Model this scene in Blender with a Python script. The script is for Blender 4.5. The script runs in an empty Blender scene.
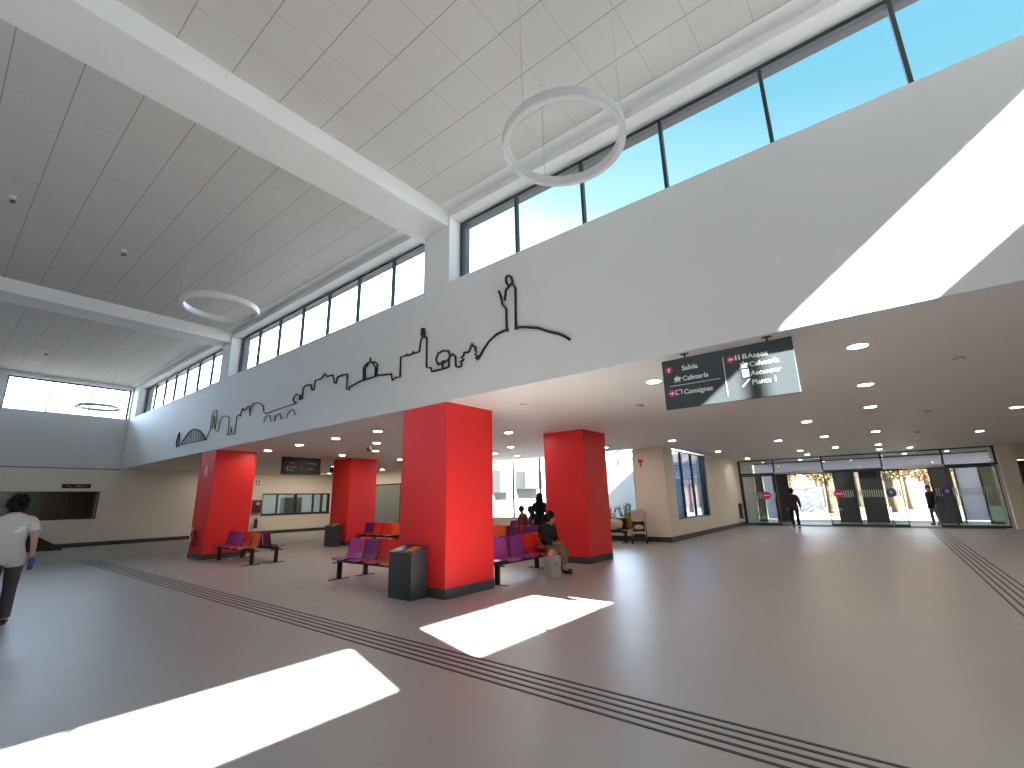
import bpy, bmesh, math, random
from mathutils import Vector, Matrix
random.seed(7)
PI = math.pi
SC = bpy.context.scene
SUN = 78.0; SKY = 1.25; EXPO = 0.64
COL = SC.collection

# ------------------------------------------------------------------ materials
MATS = {}
def mat(name, color, rough=0.5, metal=0.0, spec=0.5, emit=None, estr=0.0):
    if name in MATS: return MATS[name]
    m = bpy.data.materials.new(name); m.use_nodes = True
    b = m.node_tree.nodes['Principled BSDF']
    b.inputs['Base Color'].default_value = (*color, 1)
    b.inputs['Roughness'].default_value = rough
    b.inputs['Metallic'].default_value = metal
    b.inputs['Specular IOR Level'].default_value = spec
    if emit:
        b.inputs['Emission Color'].default_value = (*emit, 1)
        b.inputs['Emission Strength'].default_value = estr
    MATS[name] = m
    return m

def noisy(name, c1, c2, scale=4.0, rough=0.5, spec=0.5, bump=0.0, detail=4):
    m = mat(name, c1, rough, 0, spec)
    nt = m.node_tree; b = nt.nodes['Principled BSDF']
    tc = nt.nodes.new('ShaderNodeTexCoord'); n = nt.nodes.new('ShaderNodeTexNoise')
    n.inputs['Scale'].default_value = scale; n.inputs['Detail'].default_value = detail
    mx = nt.nodes.new('ShaderNodeMix'); mx.data_type = 'RGBA'
    mx.inputs['A'].default_value = (*c1, 1); mx.inputs['B'].default_value = (*c2, 1)
    nt.links.new(tc.outputs['Object'], n.inputs['Vector'])
    nt.links.new(n.outputs['Fac'], mx.inputs['Factor'])
    nt.links.new(mx.outputs['Result'], b.inputs['Base Color'])
    if bump:
        bp = nt.nodes.new('ShaderNodeBump'); bp.inputs['Strength'].default_value = bump
        nt.links.new(n.outputs['Fac'], bp.inputs['Height']); nt.links.new(bp.outputs['Normal'], b.inputs['Normal'])
    return m

def glass(name, tint=(0.95, 0.97, 0.97), ior=1.45, rough=0.0, gloss=(1, 1, 1)):
    m = bpy.data.materials.new(name); m.use_nodes = True
    nt = m.node_tree; nt.nodes.clear()
    out = nt.nodes.new('ShaderNodeOutputMaterial'); mix = nt.nodes.new('ShaderNodeMixShader')
    tr = nt.nodes.new('ShaderNodeBsdfTransparent'); gl = nt.nodes.new('ShaderNodeBsdfGlossy')
    lw = nt.nodes.new('ShaderNodeLayerWeight'); lw.inputs['Blend'].default_value = .5
    pw = nt.nodes.new('ShaderNodeMath'); pw.operation = 'POWER'; pw.inputs[1].default_value = 5.0
    r0 = ((ior - 1) / (ior + 1)) ** 2 * 1.5
    fr = nt.nodes.new('ShaderNodeMath'); fr.operation = 'MULTIPLY_ADD'; fr.inputs[1].default_value = 1 - r0; fr.inputs[2].default_value = r0
    nt.links.new(lw.outputs['Facing'], pw.inputs[0]); nt.links.new(pw.outputs[0], fr.inputs[0])
    tr.inputs['Color'].default_value = (*tint, 1)
    gl.inputs['Roughness'].default_value = rough; gl.inputs['Color'].default_value = (*gloss, 1)
    nt.links.new(fr.outputs[0], mix.inputs[0]); nt.links.new(tr.outputs[0], mix.inputs[1])
    nt.links.new(gl.outputs[0], mix.inputs[2]); nt.links.new(mix.outputs[0], out.inputs['Surface'])
    MATS[name] = m
    return m

M_WALL = noisy('white_paint', (0.70, 0.69, 0.675), (0.73, 0.72, 0.705), 1.2, 0.6, 0.25)
M_BEIGE = noisy('beige_paint', (0.77, 0.71, 0.61), (0.80, 0.74, 0.64), 1.0, 0.55, 0.3)
M_SOFFIT = noisy('soffit_paint', (0.74, 0.71, 0.67), (0.76, 0.73, 0.69), 0.8, 0.6, 0.25)
M_RED = noisy('red_panel', (0.82, 0.026, 0.028), (0.85, 0.030, 0.030), 0.7, 0.42, 0.4)
M_PLINTH = mat('dark_plinth', (0.055, 0.060, 0.060), 0.5)
M_SKIRT = mat('brown_skirting', (0.055, 0.050, 0.042), 0.5)
M_FRAME = mat('anthracite_frame', (0.030, 0.033, 0.036), 0.4)
M_DARK = mat('black_metal', (0.012, 0.012, 0.012), 0.4)
M_SLATE = mat('slate_metal', (0.040, 0.046, 0.050), 0.38)
M_WHITE = mat('white_plastic', (0.78, 0.78, 0.77), 0.4)
M_RING = mat('ring_white', (0.62, 0.61, 0.60), 0.45)
M_RINGD = mat('ring_diffuser', (0.66, 0.67, 0.68), 0.5)
M_STEEL = mat('brushed_steel', (0.55, 0.55, 0.55), 0.3, 1.0)
M_LAMP = mat('downlight_glow', (0.9, 0.9, 0.9), 0.5, 0, 0.2, (1.0, 0.85, 0.71), 88.0)
M_SEAT = {'purple': mat('purple_plastic', (0.40, 0.075, 0.38), 0.35),
          'pink': mat('pink_plastic', (0.62, 0.12, 0.50), 0.35),
          'violet': mat('violet_plastic', (0.19, 0.040, 0.20), 0.35),
          'charcoal': mat('charcoal_plastic', (0.02, 0.02, 0.022), 0.4),
          'red': mat('red_plastic', (0.86, 0.060, 0.040), 0.35),
          'orange': mat('orange_plastic', (0.95, 0.22, 0.050), 0.35)}
M_GLASS = glass('clear_pane', (0.96, 0.98, 0.98), 1.25)
M_GLASSIN = glass('lobby_pane', (0.76, 0.81, 0.79), 1.4)
M_FROST = mat('frosted_pane', (0.30, 0.34, 0.31), 0.3)
def film(name, c):
    m = bpy.data.materials.new(name); m.use_nodes = True; nt = m.node_tree; nt.nodes.clear()
    o = nt.nodes.new('ShaderNodeOutputMaterial'); mx = nt.nodes.new('ShaderNodeMixShader'); mx.inputs[0].default_value = .3
    t = nt.nodes.new('ShaderNodeBsdfTranslucent'); d = nt.nodes.new('ShaderNodeBsdfDiffuse')
    t.inputs[0].default_value = (*c, 1); d.inputs[0].default_value = (*c, 1)
    nt.links.new(t.outputs[0], mx.inputs[1]); nt.links.new(d.outputs[0], mx.inputs[2]); nt.links.new(mx.outputs[0], o.inputs[0])
    return m
M_LILAC = film('pale_film', (0.60, 0.57, 0.62))
M_TINT = glass('dark_pane', (0.58, 0.62, 0.60), 1.25)
M_SIGN = mat('sign_grey', (0.052, 0.062, 0.066), 0.45, 0, 0.3)
M_INK = mat('sign_white', (0.80, 0.80, 0.80), 0.5)
M_SRED = mat('sign_red', (0.62, 0.03, 0.06), 0.45)
M_SBLUE = mat('sign_blue', (0.02, 0.07, 0.25), 0.45)
M_PAINTED = mat('wire_black', (0.012, 0.012, 0.014), 0.45)

def tile_mat():
    m = mat('ceiling_tile', (0.60, 0.575, 0.545), 0.75, 0, 0.15)
    nt = m.node_tree; b = nt.nodes['Principled BSDF']
    tc = nt.nodes.new('ShaderNodeTexCoord'); sp = nt.nodes.new('ShaderNodeSeparateXYZ')
    nt.links.new(tc.outputs['Object'], sp.inputs[0])
    def line(sock, off, w):
        a = nt.nodes.new('ShaderNodeMath'); a.operation = 'ADD'; a.inputs[1].default_value = off
        d = nt.nodes.new('ShaderNodeMath'); d.operation = 'DIVIDE'; d.inputs[1].default_value = 0.62
        f = nt.nodes.new('ShaderNodeMath'); f.operation = 'FRACT'
        l = nt.nodes.new('ShaderNodeMath'); l.operation = 'LESS_THAN'; l.inputs[1].default_value = w
        nt.links.new(sock, a.inputs[0]); nt.links.new(a.outputs[0], d.inputs[0])
        nt.links.new(d.outputs[0], f.inputs[0]); nt.links.new(f.outputs[0], l.inputs[0])
        return l.outputs[0]
    lx = line(sp.outputs['Y'], 62 - 4.70, 0.022)
    ly = line(sp.outputs['X'], 62 + 5.29, 0.016)
    hy = nt.nodes.new('ShaderNodeMath'); hy.operation = 'MULTIPLY'; hy.inputs[1].default_value = 0.6
    nt.links.new(ly, hy.inputs[0])
    mxm = nt.nodes.new('ShaderNodeMath'); mxm.operation = 'MAXIMUM'
    nt.links.new(lx, mxm.inputs[0]); nt.links.new(hy.outputs[0], mxm.inputs[1])
    n = nt.nodes.new('ShaderNodeTexNoise'); n.inputs['Scale'].default_value = 0.7
    nt.links.new(tc.outputs['Object'], n.inputs['Vector'])
    base = nt.nodes.new('ShaderNodeMix'); base.data_type = 'RGBA'
    base.inputs['A'].default_value = (0.52, 0.50, 0.475, 1); base.inputs['B'].default_value = (0.55, 0.535, 0.515, 1)
    nt.links.new(n.outputs['Fac'], base.inputs['Factor'])
    mx = nt.nodes.new('ShaderNodeMix'); mx.data_type = 'RGBA'
    mx.inputs['B'].default_value = (0.30, 0.285, 0.27, 1)
    nt.links.new(base.outputs['Result'], mx.inputs['A'])
    nt.links.new(mxm.outputs[0], mx.inputs['Factor'])
    nt.links.new(mx.outputs['Result'], b.inputs['Base Color'])
    return m
M_TILE = tile_mat()

def floor_mat():
    m = noisy('vinyl_floor', (0.325, 0.315, 0.308), (0.350, 0.340, 0.332), 0.6, 0.30, 0.36)
    nt = m.node_tree; b = nt.nodes['Principled BSDF']
    tc = nt.nodes.new('ShaderNodeTexCoord'); n = nt.nodes.new('ShaderNodeTexNoise')
    n.inputs['Scale'].default_value = 2.5
    r = nt.nodes.new('ShaderNodeMapRange'); r.inputs['To Min'].default_value = 0.34; r.inputs['To Max'].default_value = 0.46
    nt.links.new(tc.outputs['Object'], n.inputs['Vector']); nt.links.new(n.outputs['Fac'], r.inputs['Value'])
    nt.links.new(r.outputs[0], b.inputs['Roughness'])
    return m
M_FLOOR = floor_mat()

# ------------------------------------------------------------------ mesh helpers
class MB:
    def __init__(s): s.bm = bmesh.new()
    def box(s, x0, x1, y0, y1, z0, z1, bev=0.0):
        vs = [s.bm.verts.new((x, y, z)) for z in (z0, z1) for y in (y0, y1) for x in (x0, x1)]
        fs = [s.bm.faces.new([vs[i] for i in f]) for f in
              ((0, 2, 3, 1), (4, 5, 7, 6), (0, 1, 5, 4), (2, 6, 7, 3), (0, 4, 6, 2), (1, 3, 7, 5))]
        if bev:
            es = list({e for f in fs for e in f.edges})
            bmesh.ops.bevel(s.bm, geom=es, offset=bev, segments=2, affect='EDGES', profile=0.5)
        return s
    def prism(s, pts, d0, d1, axis='x', bev=0.0):
        def P(a, b, d):
            return {'x': (d, a, b), 'y': (a, d, b), 'z': (a, b, d)}[axis]
        A = [s.bm.verts.new(P(a, b, d0)) for a, b in pts]; B = [s.bm.verts.new(P(a, b, d1)) for a, b in pts]
        n = len(pts); fs = [s.bm.faces.new(A), s.bm.faces.new(B[::-1])]
        for i in range(n): fs.append(s.bm.faces.new([A[i], B[i], B[(i + 1) % n], A[(i + 1) % n]]))
        if bev:
            es = list({e for f in fs for e in f.edges})
            bmesh.ops.bevel(s.bm, geom=es, offset=bev, segments=2, affect='EDGES', profile=0.5)
        bmesh.ops.recalc_face_normals(s.bm, faces=s.bm.faces[:])
        return s
    def tube(s, pts, r, n=8, closed=False, r1=None):
        pts = [Vector(p) for p in pts]; rings = []; N = len(pts)
        up = Vector((0, 0, 1)); prev = None
        for i, p in enumerate(pts):
            a = pts[i - 1] if (i > 0 or closed) else p
            b = pts[(i + 1) % N] if (i < N - 1 or closed) else p
            t = (b - a)
            t = t.normalized() if t.length > 1e-9 else Vector((0, 0, 1))
            if prev is None:
                u = t.cross(up) if abs(t.z) < 0.95 else t.cross(Vector((1, 0, 0)))
            else:
                u = prev - t * prev.dot(t)
                if u.length < 1e-6: u = t.cross(up)
            u.normalize(); v = t.cross(u); prev = u
            rr = r if r1 is None else r + (r1 - r) * i / max(1, N - 1)
            rings.append([s.bm.verts.new(p + (u * math.cos(2 * PI * k / n) + v * math.sin(2 * PI * k / n)) * rr) for k in range(n)])
        m = N if closed else N - 1
        for i in range(m):
            A, B = rings[i], rings[(i + 1) % N]
            for k in range(n): s.bm.faces.new([A[k], A[(k + 1) % n], B[(k + 1) % n], B[k]])
        if not closed:
            s.bm.faces.new(rings[0][::-1]); s.bm.faces.new(rings[-1])
        return s
    def lathe(s, prof, cx=0, cy=0, n=32, closed=False):
        rings = [[s.bm.verts.new((cx + r * math.cos(2 * PI * k / n), cy + r * math.sin(2 * PI * k / n), z)) for k in range(n)] for r, z in prof]
        m = len(rings) if closed else len(rings) - 1
        for i in range(m):
            A, B = rings[i], rings[(i + 1) % len(rings)]
            for k in range(n): s.bm.faces.new([A[k], A[(k + 1) % n], B[(k + 1) % n], B[k]])
        if not closed:
            s.bm.faces.new(rings[0][::-1]); s.bm.faces.new(rings[-1])
        return s
    def ball(s, c, rx, ry, rz, seg=16, rings=10, fn=None):
        r = bmesh.ops.create_uvsphere(s.bm, u_segments=seg, v_segments=rings, radius=1.0)
        for v in r['verts']:
            p = Vector((v.co.x * rx, v.co.y * ry, v.co.z * rz))
            if fn: p = fn(p, v.co.copy())
            v.co = p + Vector(c)
        return s
    def disc(s, c, r, axis='y', th=0.004, n=24):
        c = Vector(c)
        ax = {'x': Vector((1, 0, 0)), 'y': Vector((0, 1, 0)), 'z': Vector((0, 0, 1))}[axis]
        return s.tube([c - ax * th / 2, c + ax * th / 2], r, n)
    def build(s, name, m, parent=None, smooth=False, loc=None):
        bmesh.ops.recalc_face_normals(s.bm, faces=s.bm.faces[:])
        me = bpy.data.meshes.new(name); s.bm.to_mesh(me); s.bm.free()
        if smooth:
            for p in me.polygons: p.use_smooth = True
        me.materials.append(m)
        o = bpy.data.objects.new(name, me); COL.objects.link(o)
        if parent: o.parent = parent
        if loc: o.location = loc
        return o

def tag(o, label, cat, group=None):
    o['label'] = label; o['category'] = cat
    if group: o['group'] = group
    return o
def thing(name, label, cat, loc=(0, 0, 0), rz=0.0, group=None):
    o = bpy.data.objects.new(name, None); COL.objects.link(o)
    o.location = loc; o.rotation_euler = (0, 0, rz); o.empty_display_size = 0.2
    return tag(o, label, cat, group)
def struct(o, label, cat):
    o['kind'] = 'structure'; o['label'] = label; o['category'] = cat
    return o
def sthing(name, label, cat, loc=(0, 0, 0), rz=0.0):
    o = thing(name, label, cat, loc, rz); o['kind'] = 'structure'
    return o
def dup(root, loc, rz, label, group=None):
    r = root.copy(); COL.objects.link(r); r.location = loc; r.rotation_euler = (0, 0, rz)
    r['label'] = label
    if group: r['group'] = group
    for ch in list(root.children):
        c = ch.copy(); COL.objects.link(c); c.parent = r
        for g in list(ch.children):
            d = g.copy(); COL.objects.link(d); d.parent = c
    return r
def text(s, size, m, parent, loc, rot, name='lettering', th=0.002, align='LEFT'):
    cu = bpy.data.curves.new(name, 'FONT'); cu.body = s; cu.size = size; cu.extrude = th; cu.align_x = align
    cu.resolution_u = 3; cu.offset = size * .016
    t = bpy.data.objects.new(name + '_tmp', cu); COL.objects.link(t)
    bpy.context.view_layer.update()
    me = bpy.data.meshes.new_from_object(t.evaluated_get(bpy.context.evaluated_depsgraph_get()))
    bpy.data.objects.remove(t)
    me.materials.clear(); me.materials.append(m); me.name = name
    o = bpy.data.objects.new(name, me); COL.objects.link(o)
    o.parent = parent; o.location = loc; o.rotation_euler = rot
    return o

# ------------------------------------------------------------------ dimensions (metres)
D = 5.55          # inner face of the long fascia
S = 3.27          # soffit height
SILL, HEAD, CEIL = 5.57, 6.97, 7.12
DO = 6.12         # outer face of the long wall
E = 3.60; EO = 4.08
W = -27.2; WO = -27.75
SO = -3.5         # inner face of the wall behind the camera
NB = 16.4         # back wall plane
FY = 27.2         # entrance screen
OY = 30.7         # outer screen
BX = -6.1         # face of the block beside the entrance concourse
RX = 8.0

# ------------------------------------------------------------------ shell
b = MB(); b.box(W - 2, RX + .3, SO - .6, OY + .2, -0.3, 0)
struct(b.build('floor', M_FLOOR), 'grey vinyl hall floor with soft reflections', 'floor')

# long wall towards the concourse, carried above the soffit edge (white inside, outer layer grey with the reveals' shade in its colour)
M_REVEAL_SHADE = mat('reveal_shade_grey', (0.10, 0.105, 0.115), 0.7)
def long_wall(b, ya, yb, zb=S):
    b.box(WO, EO, ya, yb, zb, SILL); b.box(WO, EO, ya, yb, HEAD, 7.6)
    b.box(WO, -26.4, ya, yb, SILL, HEAD); b.box(-16.75, -16.05, ya, yb, SILL, HEAD); b.box(-6.56, -5.84, ya, yb, SILL, HEAD)
    b.box(3.2, EO, ya, yb, SILL, HEAD)
    return b
struct(long_wall(MB(), D, 5.93).build('wall_north', M_WALL), 'long white upper wall carrying the skyline drawing', 'wall')
struct(long_wall(MB(), 5.93, DO, 3.9).build('wall_north_shade_layer', M_REVEAL_SHADE), 'outer wall layer around the clerestory windows, its grey standing in for shade', 'wall')
# end wall, upper
b = MB()
b.box(WO, W, SO - .5, D, S, SILL); b.box(WO, W, SO - .5, D, HEAD, 7.6)
b.box(WO, W, 0.60, 1.45, SILL, HEAD); b.box(WO, W, 5.50, D, SILL, HEAD); b.box(WO, W, SO - .5, -3.4, SILL, HEAD)
struct(b.build('wall_west', M_WALL), 'white upper end wall at far left of hall', 'wall')
# end wall, lower beige, with openings for the dark window and the office window
b = MB()
x0, x1 = WO, W
def wall_x(b, x0, x1, y0, y1, z0, z1, holes):
    ys = sorted(holes); cur = y0
    for (a, c, za, zb) in ys:
        b.box(x0, x1, cur, a, z0, z1); b.box(x0, x1, a, c, z0, za); b.box(x0, x1, a, c, zb, z1); cur = c
    b.box(x0, x1, cur, y1, z0, z1)
wall_x(b, WO, W, SO - .5, NB + .3, 0, S, [(-0.5, 5.0, 1.13, 2.29), (11.95, 16.0, 0.97, 2.17)])
struct(b.build('wall_west_lower', M_BEIGE), 'beige lower end wall on the left', 'wall')
b = MB(); b.box(W, W + .02, SO, NB, 0, 0.17)
struct(b.build('baseboard_west', M_SKIRT), 'dark skirting along the beige end wall', 'skirting')
b = MB(); b.box(W, W + .015, SO, D - .0, S - .03, S)
struct(b.build('trim_1', M_FRAME), 'thin shadow joint between beige and white end wall', 'trim')
# east end wall (behind the camera's right shoulder)
b = MB()
b.box(E, EO, SO - .5, D, 0, SILL); b.box(E, EO, SO - .5, D, HEAD, 7.6)
b.box(E, EO, 0.60, 1.45, SILL, HEAD); b.box(E, EO, 5.40, D, SILL, HEAD); b.box(E, EO, SO - .5, -3.4, SILL, HEAD)
struct(b.build('wall_east', M_WALL), 'white end wall to the right of the camera', 'wall')
# wall behind the camera
b = MB()
b.box(WO, EO, SO - .5, SO, 0, 7.6)
struct(b.build('wall_south', M_WALL), 'white long wall behind the camera', 'wall')
# ceilings
b = MB(); b.box(WO, EO, SO - .5, DO, CEIL, 7.5)
struct(b.build('ceiling', M_TILE), 'high hall ceiling of square tiles', 'ceiling')
b = MB(); b.box(WO, EO, 5.32, DO, CEIL - .012, CEIL + .02); b.box(WO, EO, SO - .5, SO + .23, CEIL - .012, CEIL + .02)
struct(b.build('trim_2', M_WALL), 'plaster margin between tiled ceiling and clerestory', 'trim')
b = MB(); b.box(-6.72, -5.88, SO, D + .3, 6.77, 7.3)
struct(b.build('trim_3', M_WALL), 'white ceiling beam nearest the ring light', 'beam')
b = MB(); b.box(-16.95, -16.1, SO, D + .3, 6.77, 7.3)
struct(b.build('trim_4', M_WALL), 'white ceiling beam farther left across the hall', 'beam')
# low roof over concourse, with the courtyard left open
b = MB()
b.box(WO, RX + .3, 5.93, NB, S, 3.9); b.box(BX - .02, RX + .3, NB, OY + 1.2, S, 3.9); b.box(WO, -16.3, NB, 27, S, 3.9)
b.box(E + .001, RX + .3, D + .001, 5.93, S, 3.9); 
struct(b.build('ceiling_lower', M_SOFFIT), 'flat pale ceiling with downlights over the concourse', 'ceiling')
b = MB(); b.box(WO, EO, DO, NB, 3.9, 3.95); b.box(EO, RX + .3, D, NB, 3.9, 3.95); b.box(WO, -16.3, NB, 27, 3.9, 3.95)
struct(b.build('roof', noisy('roof_gravel', (.075, .075, .075), (.10, .10, .10), 12, .9)), 'dark gravel roof over the concourse', 'roof')
b = MB(); b.box(BX, RX + .3, NB, OY + .6, 3.9, 6.9)  # unseen storey added to cast shade into the courtyard
struct(b.build('wall_added_upper_floor', mat('upper_render', (.45, .45, .45), .8)), 'unseen upper floor volume added over the entrance to shade the courtyard', 'wall')
# back wall of concourse: solid part on the left, block on the right
b = MB()
b.box(W, -15.9, NB, NB + .3, 0, S); b.box(-15.9, -7.25, NB, NB + .25, 0, 0.75)
struct(b.build('wall_back', M_BEIGE), 'beige back wall of the waiting area with low parapet', 'wall')
b = MB()
b.box(-7.25, BX, NB, NB + .4, 0, S)
b.box(BX - .35, BX, NB + .4, 17.35, 0, S); b.box(BX - .35, BX, 17.35, 21.3, 0, 0.70); b.box(BX - .35, BX, 21.3, OY, 0, S)
struct(b.build('wall_block', M_BEIGE), 'beige wall corner beside the entrance concourse', 'wall')
b = MB(); b.box(-7.27, BX + .02, NB - .02, NB, 0, .17); b.box(BX, BX + .02, NB - .02, FY, 0, .17)
struct(b.build('baseboard_block', M_SKIRT), 'dark skirting around the beige wall corner', 'skirting')
b = MB(); b.box(W, -7.27, NB - .02, NB, 0, .17)
struct(b.build('baseboard_back', M_SKIRT), 'dark skirting along the waiting area back wall', 'skirting')
# right side of the concourse
b = MB(); b.box(RX, RX + .3, D, OY, 0, S); b.box(EO, RX, D, DO, 0, S)
struct(b.build('wall_concourse_right', M_BEIGE), 'beige wall closing the concourse at far right', 'wall')
b = MB()
b.box(3.68, 4.12, FY - .45, FY + .3, 0, S); b.box(4.12, 4.22, FY - .1, FY + .3, 0, S); b.box(4.22, 5.4, FY - .1, FY + .3, 2.66, S); b.box(5.4, RX, FY - .1, FY + .3, 0, S)
struct(b.build('wall_entrance', M_BEIGE), 'beige pier at right end of the entrance doors', 'wall')
d = sthing('door_3', 'dark flush door beside the entrance pier at far right', 'door', (4.22, FY, 0))
MB().box(0.02, 1.16, 0.02, 0.07, 0.01, 2.62, .004).build('leaf', mat('door_brown', (0.05, 0.045, 0.04), 0.5), d)
MB().tube([(0.1, 0.02, 1.0), (0.1, -.05, 1.0), (0.24, -.05, 1.0)], .012).build('handle', M_STEEL, d)

# ------------------------------------------------------------------ clerestory windows
def clerestory(name, label, along, a0, a1, yg, mull, out):
    """along: 'x' or 'y' = direction of run; yg = glass plane; out = +1/-1 outward"""
    w = sthing(name, label, 'window')
    def bx(b, p0, p1, q0, q1, z0, z1):
        if along == 'x': b.box(p0, p1, q0, q1, z0, z1)
        else: b.box(q0, q1, p0, p1, z0, z1)
    b = MB(); t = .06
    bx(b, a0, a1, yg - .04, yg + .04, SILL, SILL + .05); bx(b, a0, a1, yg - .04, yg + .04, HEAD - t, HEAD)
    bx(b, a0, a0 + t, yg - .04, yg + .04, SILL + .05, HEAD - t); bx(b, a1 - t, a1, yg - .04, yg + .04, SILL + .05, HEAD - t)
    b.build('frame', M_FRAME, w)
    edges = [a0 + t] + mull + [a1 - t]
    for m in mull:
        b = MB(); bx(b, m - .022, m + .022, yg - .04, yg + .04, SILL + .05, HEAD - t); b.build('mullion', M_FRAME, w)
    for i in range(len(edges) - 1):
        lo = edges[i] + (0 if i == 0 else .022); hi = edges[i + 1] - (0 if i == len(edges) - 2 else .022)
        b = MB(); bx(b, lo, hi, yg - .004, yg + .004, SILL + .05, HEAD - t); b.build('pane', M_GLASS, w)
    return w
YG = 5.89
clerestory('window_1', 'clerestory window strip nearest, behind the ring light', 'x', -5.84, 3.2, YG, [-4.44, -3.08, -1.74, -.40, .93, 2.2], 1)
clerestory('window_2', 'middle clerestory window strip above the skyline drawing', 'x', -16.05, -6.56, YG, [-14.75, -13.41, -12.06, -10.71, -9.36, -8.0], 1)
clerestory('window_3', 'farthest clerestory window strip near the left corner', 'x', -26.4, -16.75, YG, [-25.07, -23.74, -22.46, -21.17, -19.84, -18.52], 1)
clerestory('window_4', 'wide end wall clerestory window behind the far ring light', 'y', 1.45, 5.50, W - .3, [2.76, 4.12], -1)
clerestory('window_5', 'end wall clerestory window left of the end pier', 'y', -3.4, 0.60, W - .3, [-2.1, -.75], -1)
clerestory('window_6', 'clerestory window high in the right end wall', 'y', 1.45, 5.40, E + .3, [2.76, 4.12], 1)
clerestory('window_7', 'clerestory window in the right end wall behind the camera', 'y', -3.4, 0.60, E + .3, [-1.75], 1)

# ------------------------------------------------------------------ other glazing
# courtyard glazing on the back wall
w = sthing('window_11', 'tall courtyard glazing behind the waiting area', 'window')
b = MB(); b.box(-15.9, -7.25, NB + .06, NB + .14, .75, .80); b.box(-15.9, -7.25, NB + .06, NB + .14, S - .05, S)
b.box(-15.9, -15.84, NB + .06, NB + .14, .8, S - .05); b.box(-7.31, -7.25, NB + .06, NB + .14, .8, S - .05)
b.build('frame', mat('grey_aluminium', (0.25, 0.27, 0.27), 0.4), w)
mx = [-14.5, -13.04, -11.58, -10.12, -8.66]
ed = [-15.84] + mx + [-7.31]
for m in mx: MB().box(m - .03, m + .03, NB + .06, NB + .14, .8, S - .05).build('mullion', mat('teal_mullion', (0.04, 0.10, 0.085), 0.4), w)
for i in range(len(ed) - 1): MB().box(ed[i] + .03, ed[i + 1] - .03, NB + .095, NB + .105, .8, S - .05).build('pane', M_GLASS, w)
# window in the concourse side wall
w = sthing('window_12', 'three-pane courtyard window in the wall facing the concourse', 'window')
b = MB(); xa, xb = BX - .22, BX - .12
b.box(xa, xb, 17.35, 21.3, .70, .75); b.box(xa, xb, 17.35, 21.3, S - .04, S); b.box(xa, xb, 17.35, 17.40, .75, S - .04); b.box(xa, xb + .12, 21.14, 21.3, .75, S - .04)
b.build('frame', M_FRAME, w)
for m in (18.62, 19.9): MB().box(xa, xb, m - .025, m + .025, .75, S - .04).build('mullion', M_FRAME, w)
for a, c in ((17.40, 18.595), (18.645, 19.875), (19.925, 21.14)): MB().box(xa + .045, xa + .055, a, c, .75, S - .04).build('pane', glass('side_pane', (.58, .66, .76), 1.6), w)
# frosted panel on the back wall
w = sthing('window_13', 'frosted grey-green panel in the back wall between red pillars', 'window')
b = MB(); b.box(-23.1, -20.75, NB - .05, NB - .003, .35, .42); b.box(-23.1, -20.75, NB - .05, NB - .003, 2.48, 2.55)
b.box(-23.1, -23.02, NB - .05, NB - .003, .42, 2.48); b.box(-20.83, -20.75, NB - .05, NB - .003, .42, 2.48)
b.build('frame', M_FRAME, w)
MB().box(-23.02, -20.83, NB - .035, NB - .01, .42, 2.48).build('pane', M_FROST, w)
# office window in the end wall and the room behind it
w = sthing('window_14', 'long office window in the beige end wall past the first pillar', 'window')
b = MB(); xa, xb = W - .14, W - .02
b.box(xa, W + .02, 11.95, 16.0, .97, 1.08); b.box(xa, xb, 11.95, 16.0, 2.10, 2.17); b.box(xa, xb, 11.95, 12.0, 1.08, 2.10); b.box(xa, xb, 15.86, 16.0, 1.08, 2.10)
b.build('frame', M_FRAME, w)
om = [(12.80, .035), (13.85, .07), (14.95, .04), (15.48, .05)]
for m, h in om: MB().box(xa, xb, m - h, m + h, 1.08, 2.10).build('mullion', M_FRAME, w)
oe = [12.0] + [m for m, h in om] + [15.86]; oh = [0] + [h for m, h in om] + [0]
for i in range(5): MB().box(xa + .05, xa + .06, oe[i] + oh[i], oe[i + 1] - oh[i + 1], 1.08, 2.10).build('pane', glass('office_pane', (.75, .80, .78), 1.5) if i == 0 else MATS['office_pane'], w)
b = MB(); b.box(W - 4.0, W - 3.8, 11, 17.5, 0, 3); b.box(W - 3.8, WO, 11, 11.2, 0, 3); b.box(W - 3.8, WO, 17.3, 17.5, 0, 3)
b.box(W - 3.8, WO, 11.2, 17.3, 2.8, 3); b.box(W - 3.8, WO, 11.2, 17.3, -.2, 0.0)
struct(b.build('wall_office', noisy('office_grey', (.52, .56, .58), (.56, .59, .61), .5)), 'pale grey office room seen through the long window', 'wall')
for y in (12.6, 15.7):
    t = tag(MB().box(W - 2.6, W - 1.4, y - .15, y + .15, 2.76, 2.80).build('office_fill_light', mat('office_fill_glow', (1, 1, 1), .5, 0, .2, (1, .98, .95), 26.0)), 'flat fill light added inside the office, %s' % ('left' if y < 14 else 'right'), 'light')  # glowing panels added to brighten the office panes
t = thing('office_cabinet', 'grey office cupboard seen through the middle office pane', 'cupboard', (W - 1.6, 14.4, 0.003))
MB().box(-.3, .25, -.55, .55, 0, 1.95, .01).build('carcass', mat('cupboard_grey', (.16, .18, .19), .5), t)
for s in (-.27, .27): MB().box(.25, .27, s - .26, s + .26, .05, 1.9, .004).build('door', mat('cupboard_door', (.19, .21, .22), .5), t)
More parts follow.
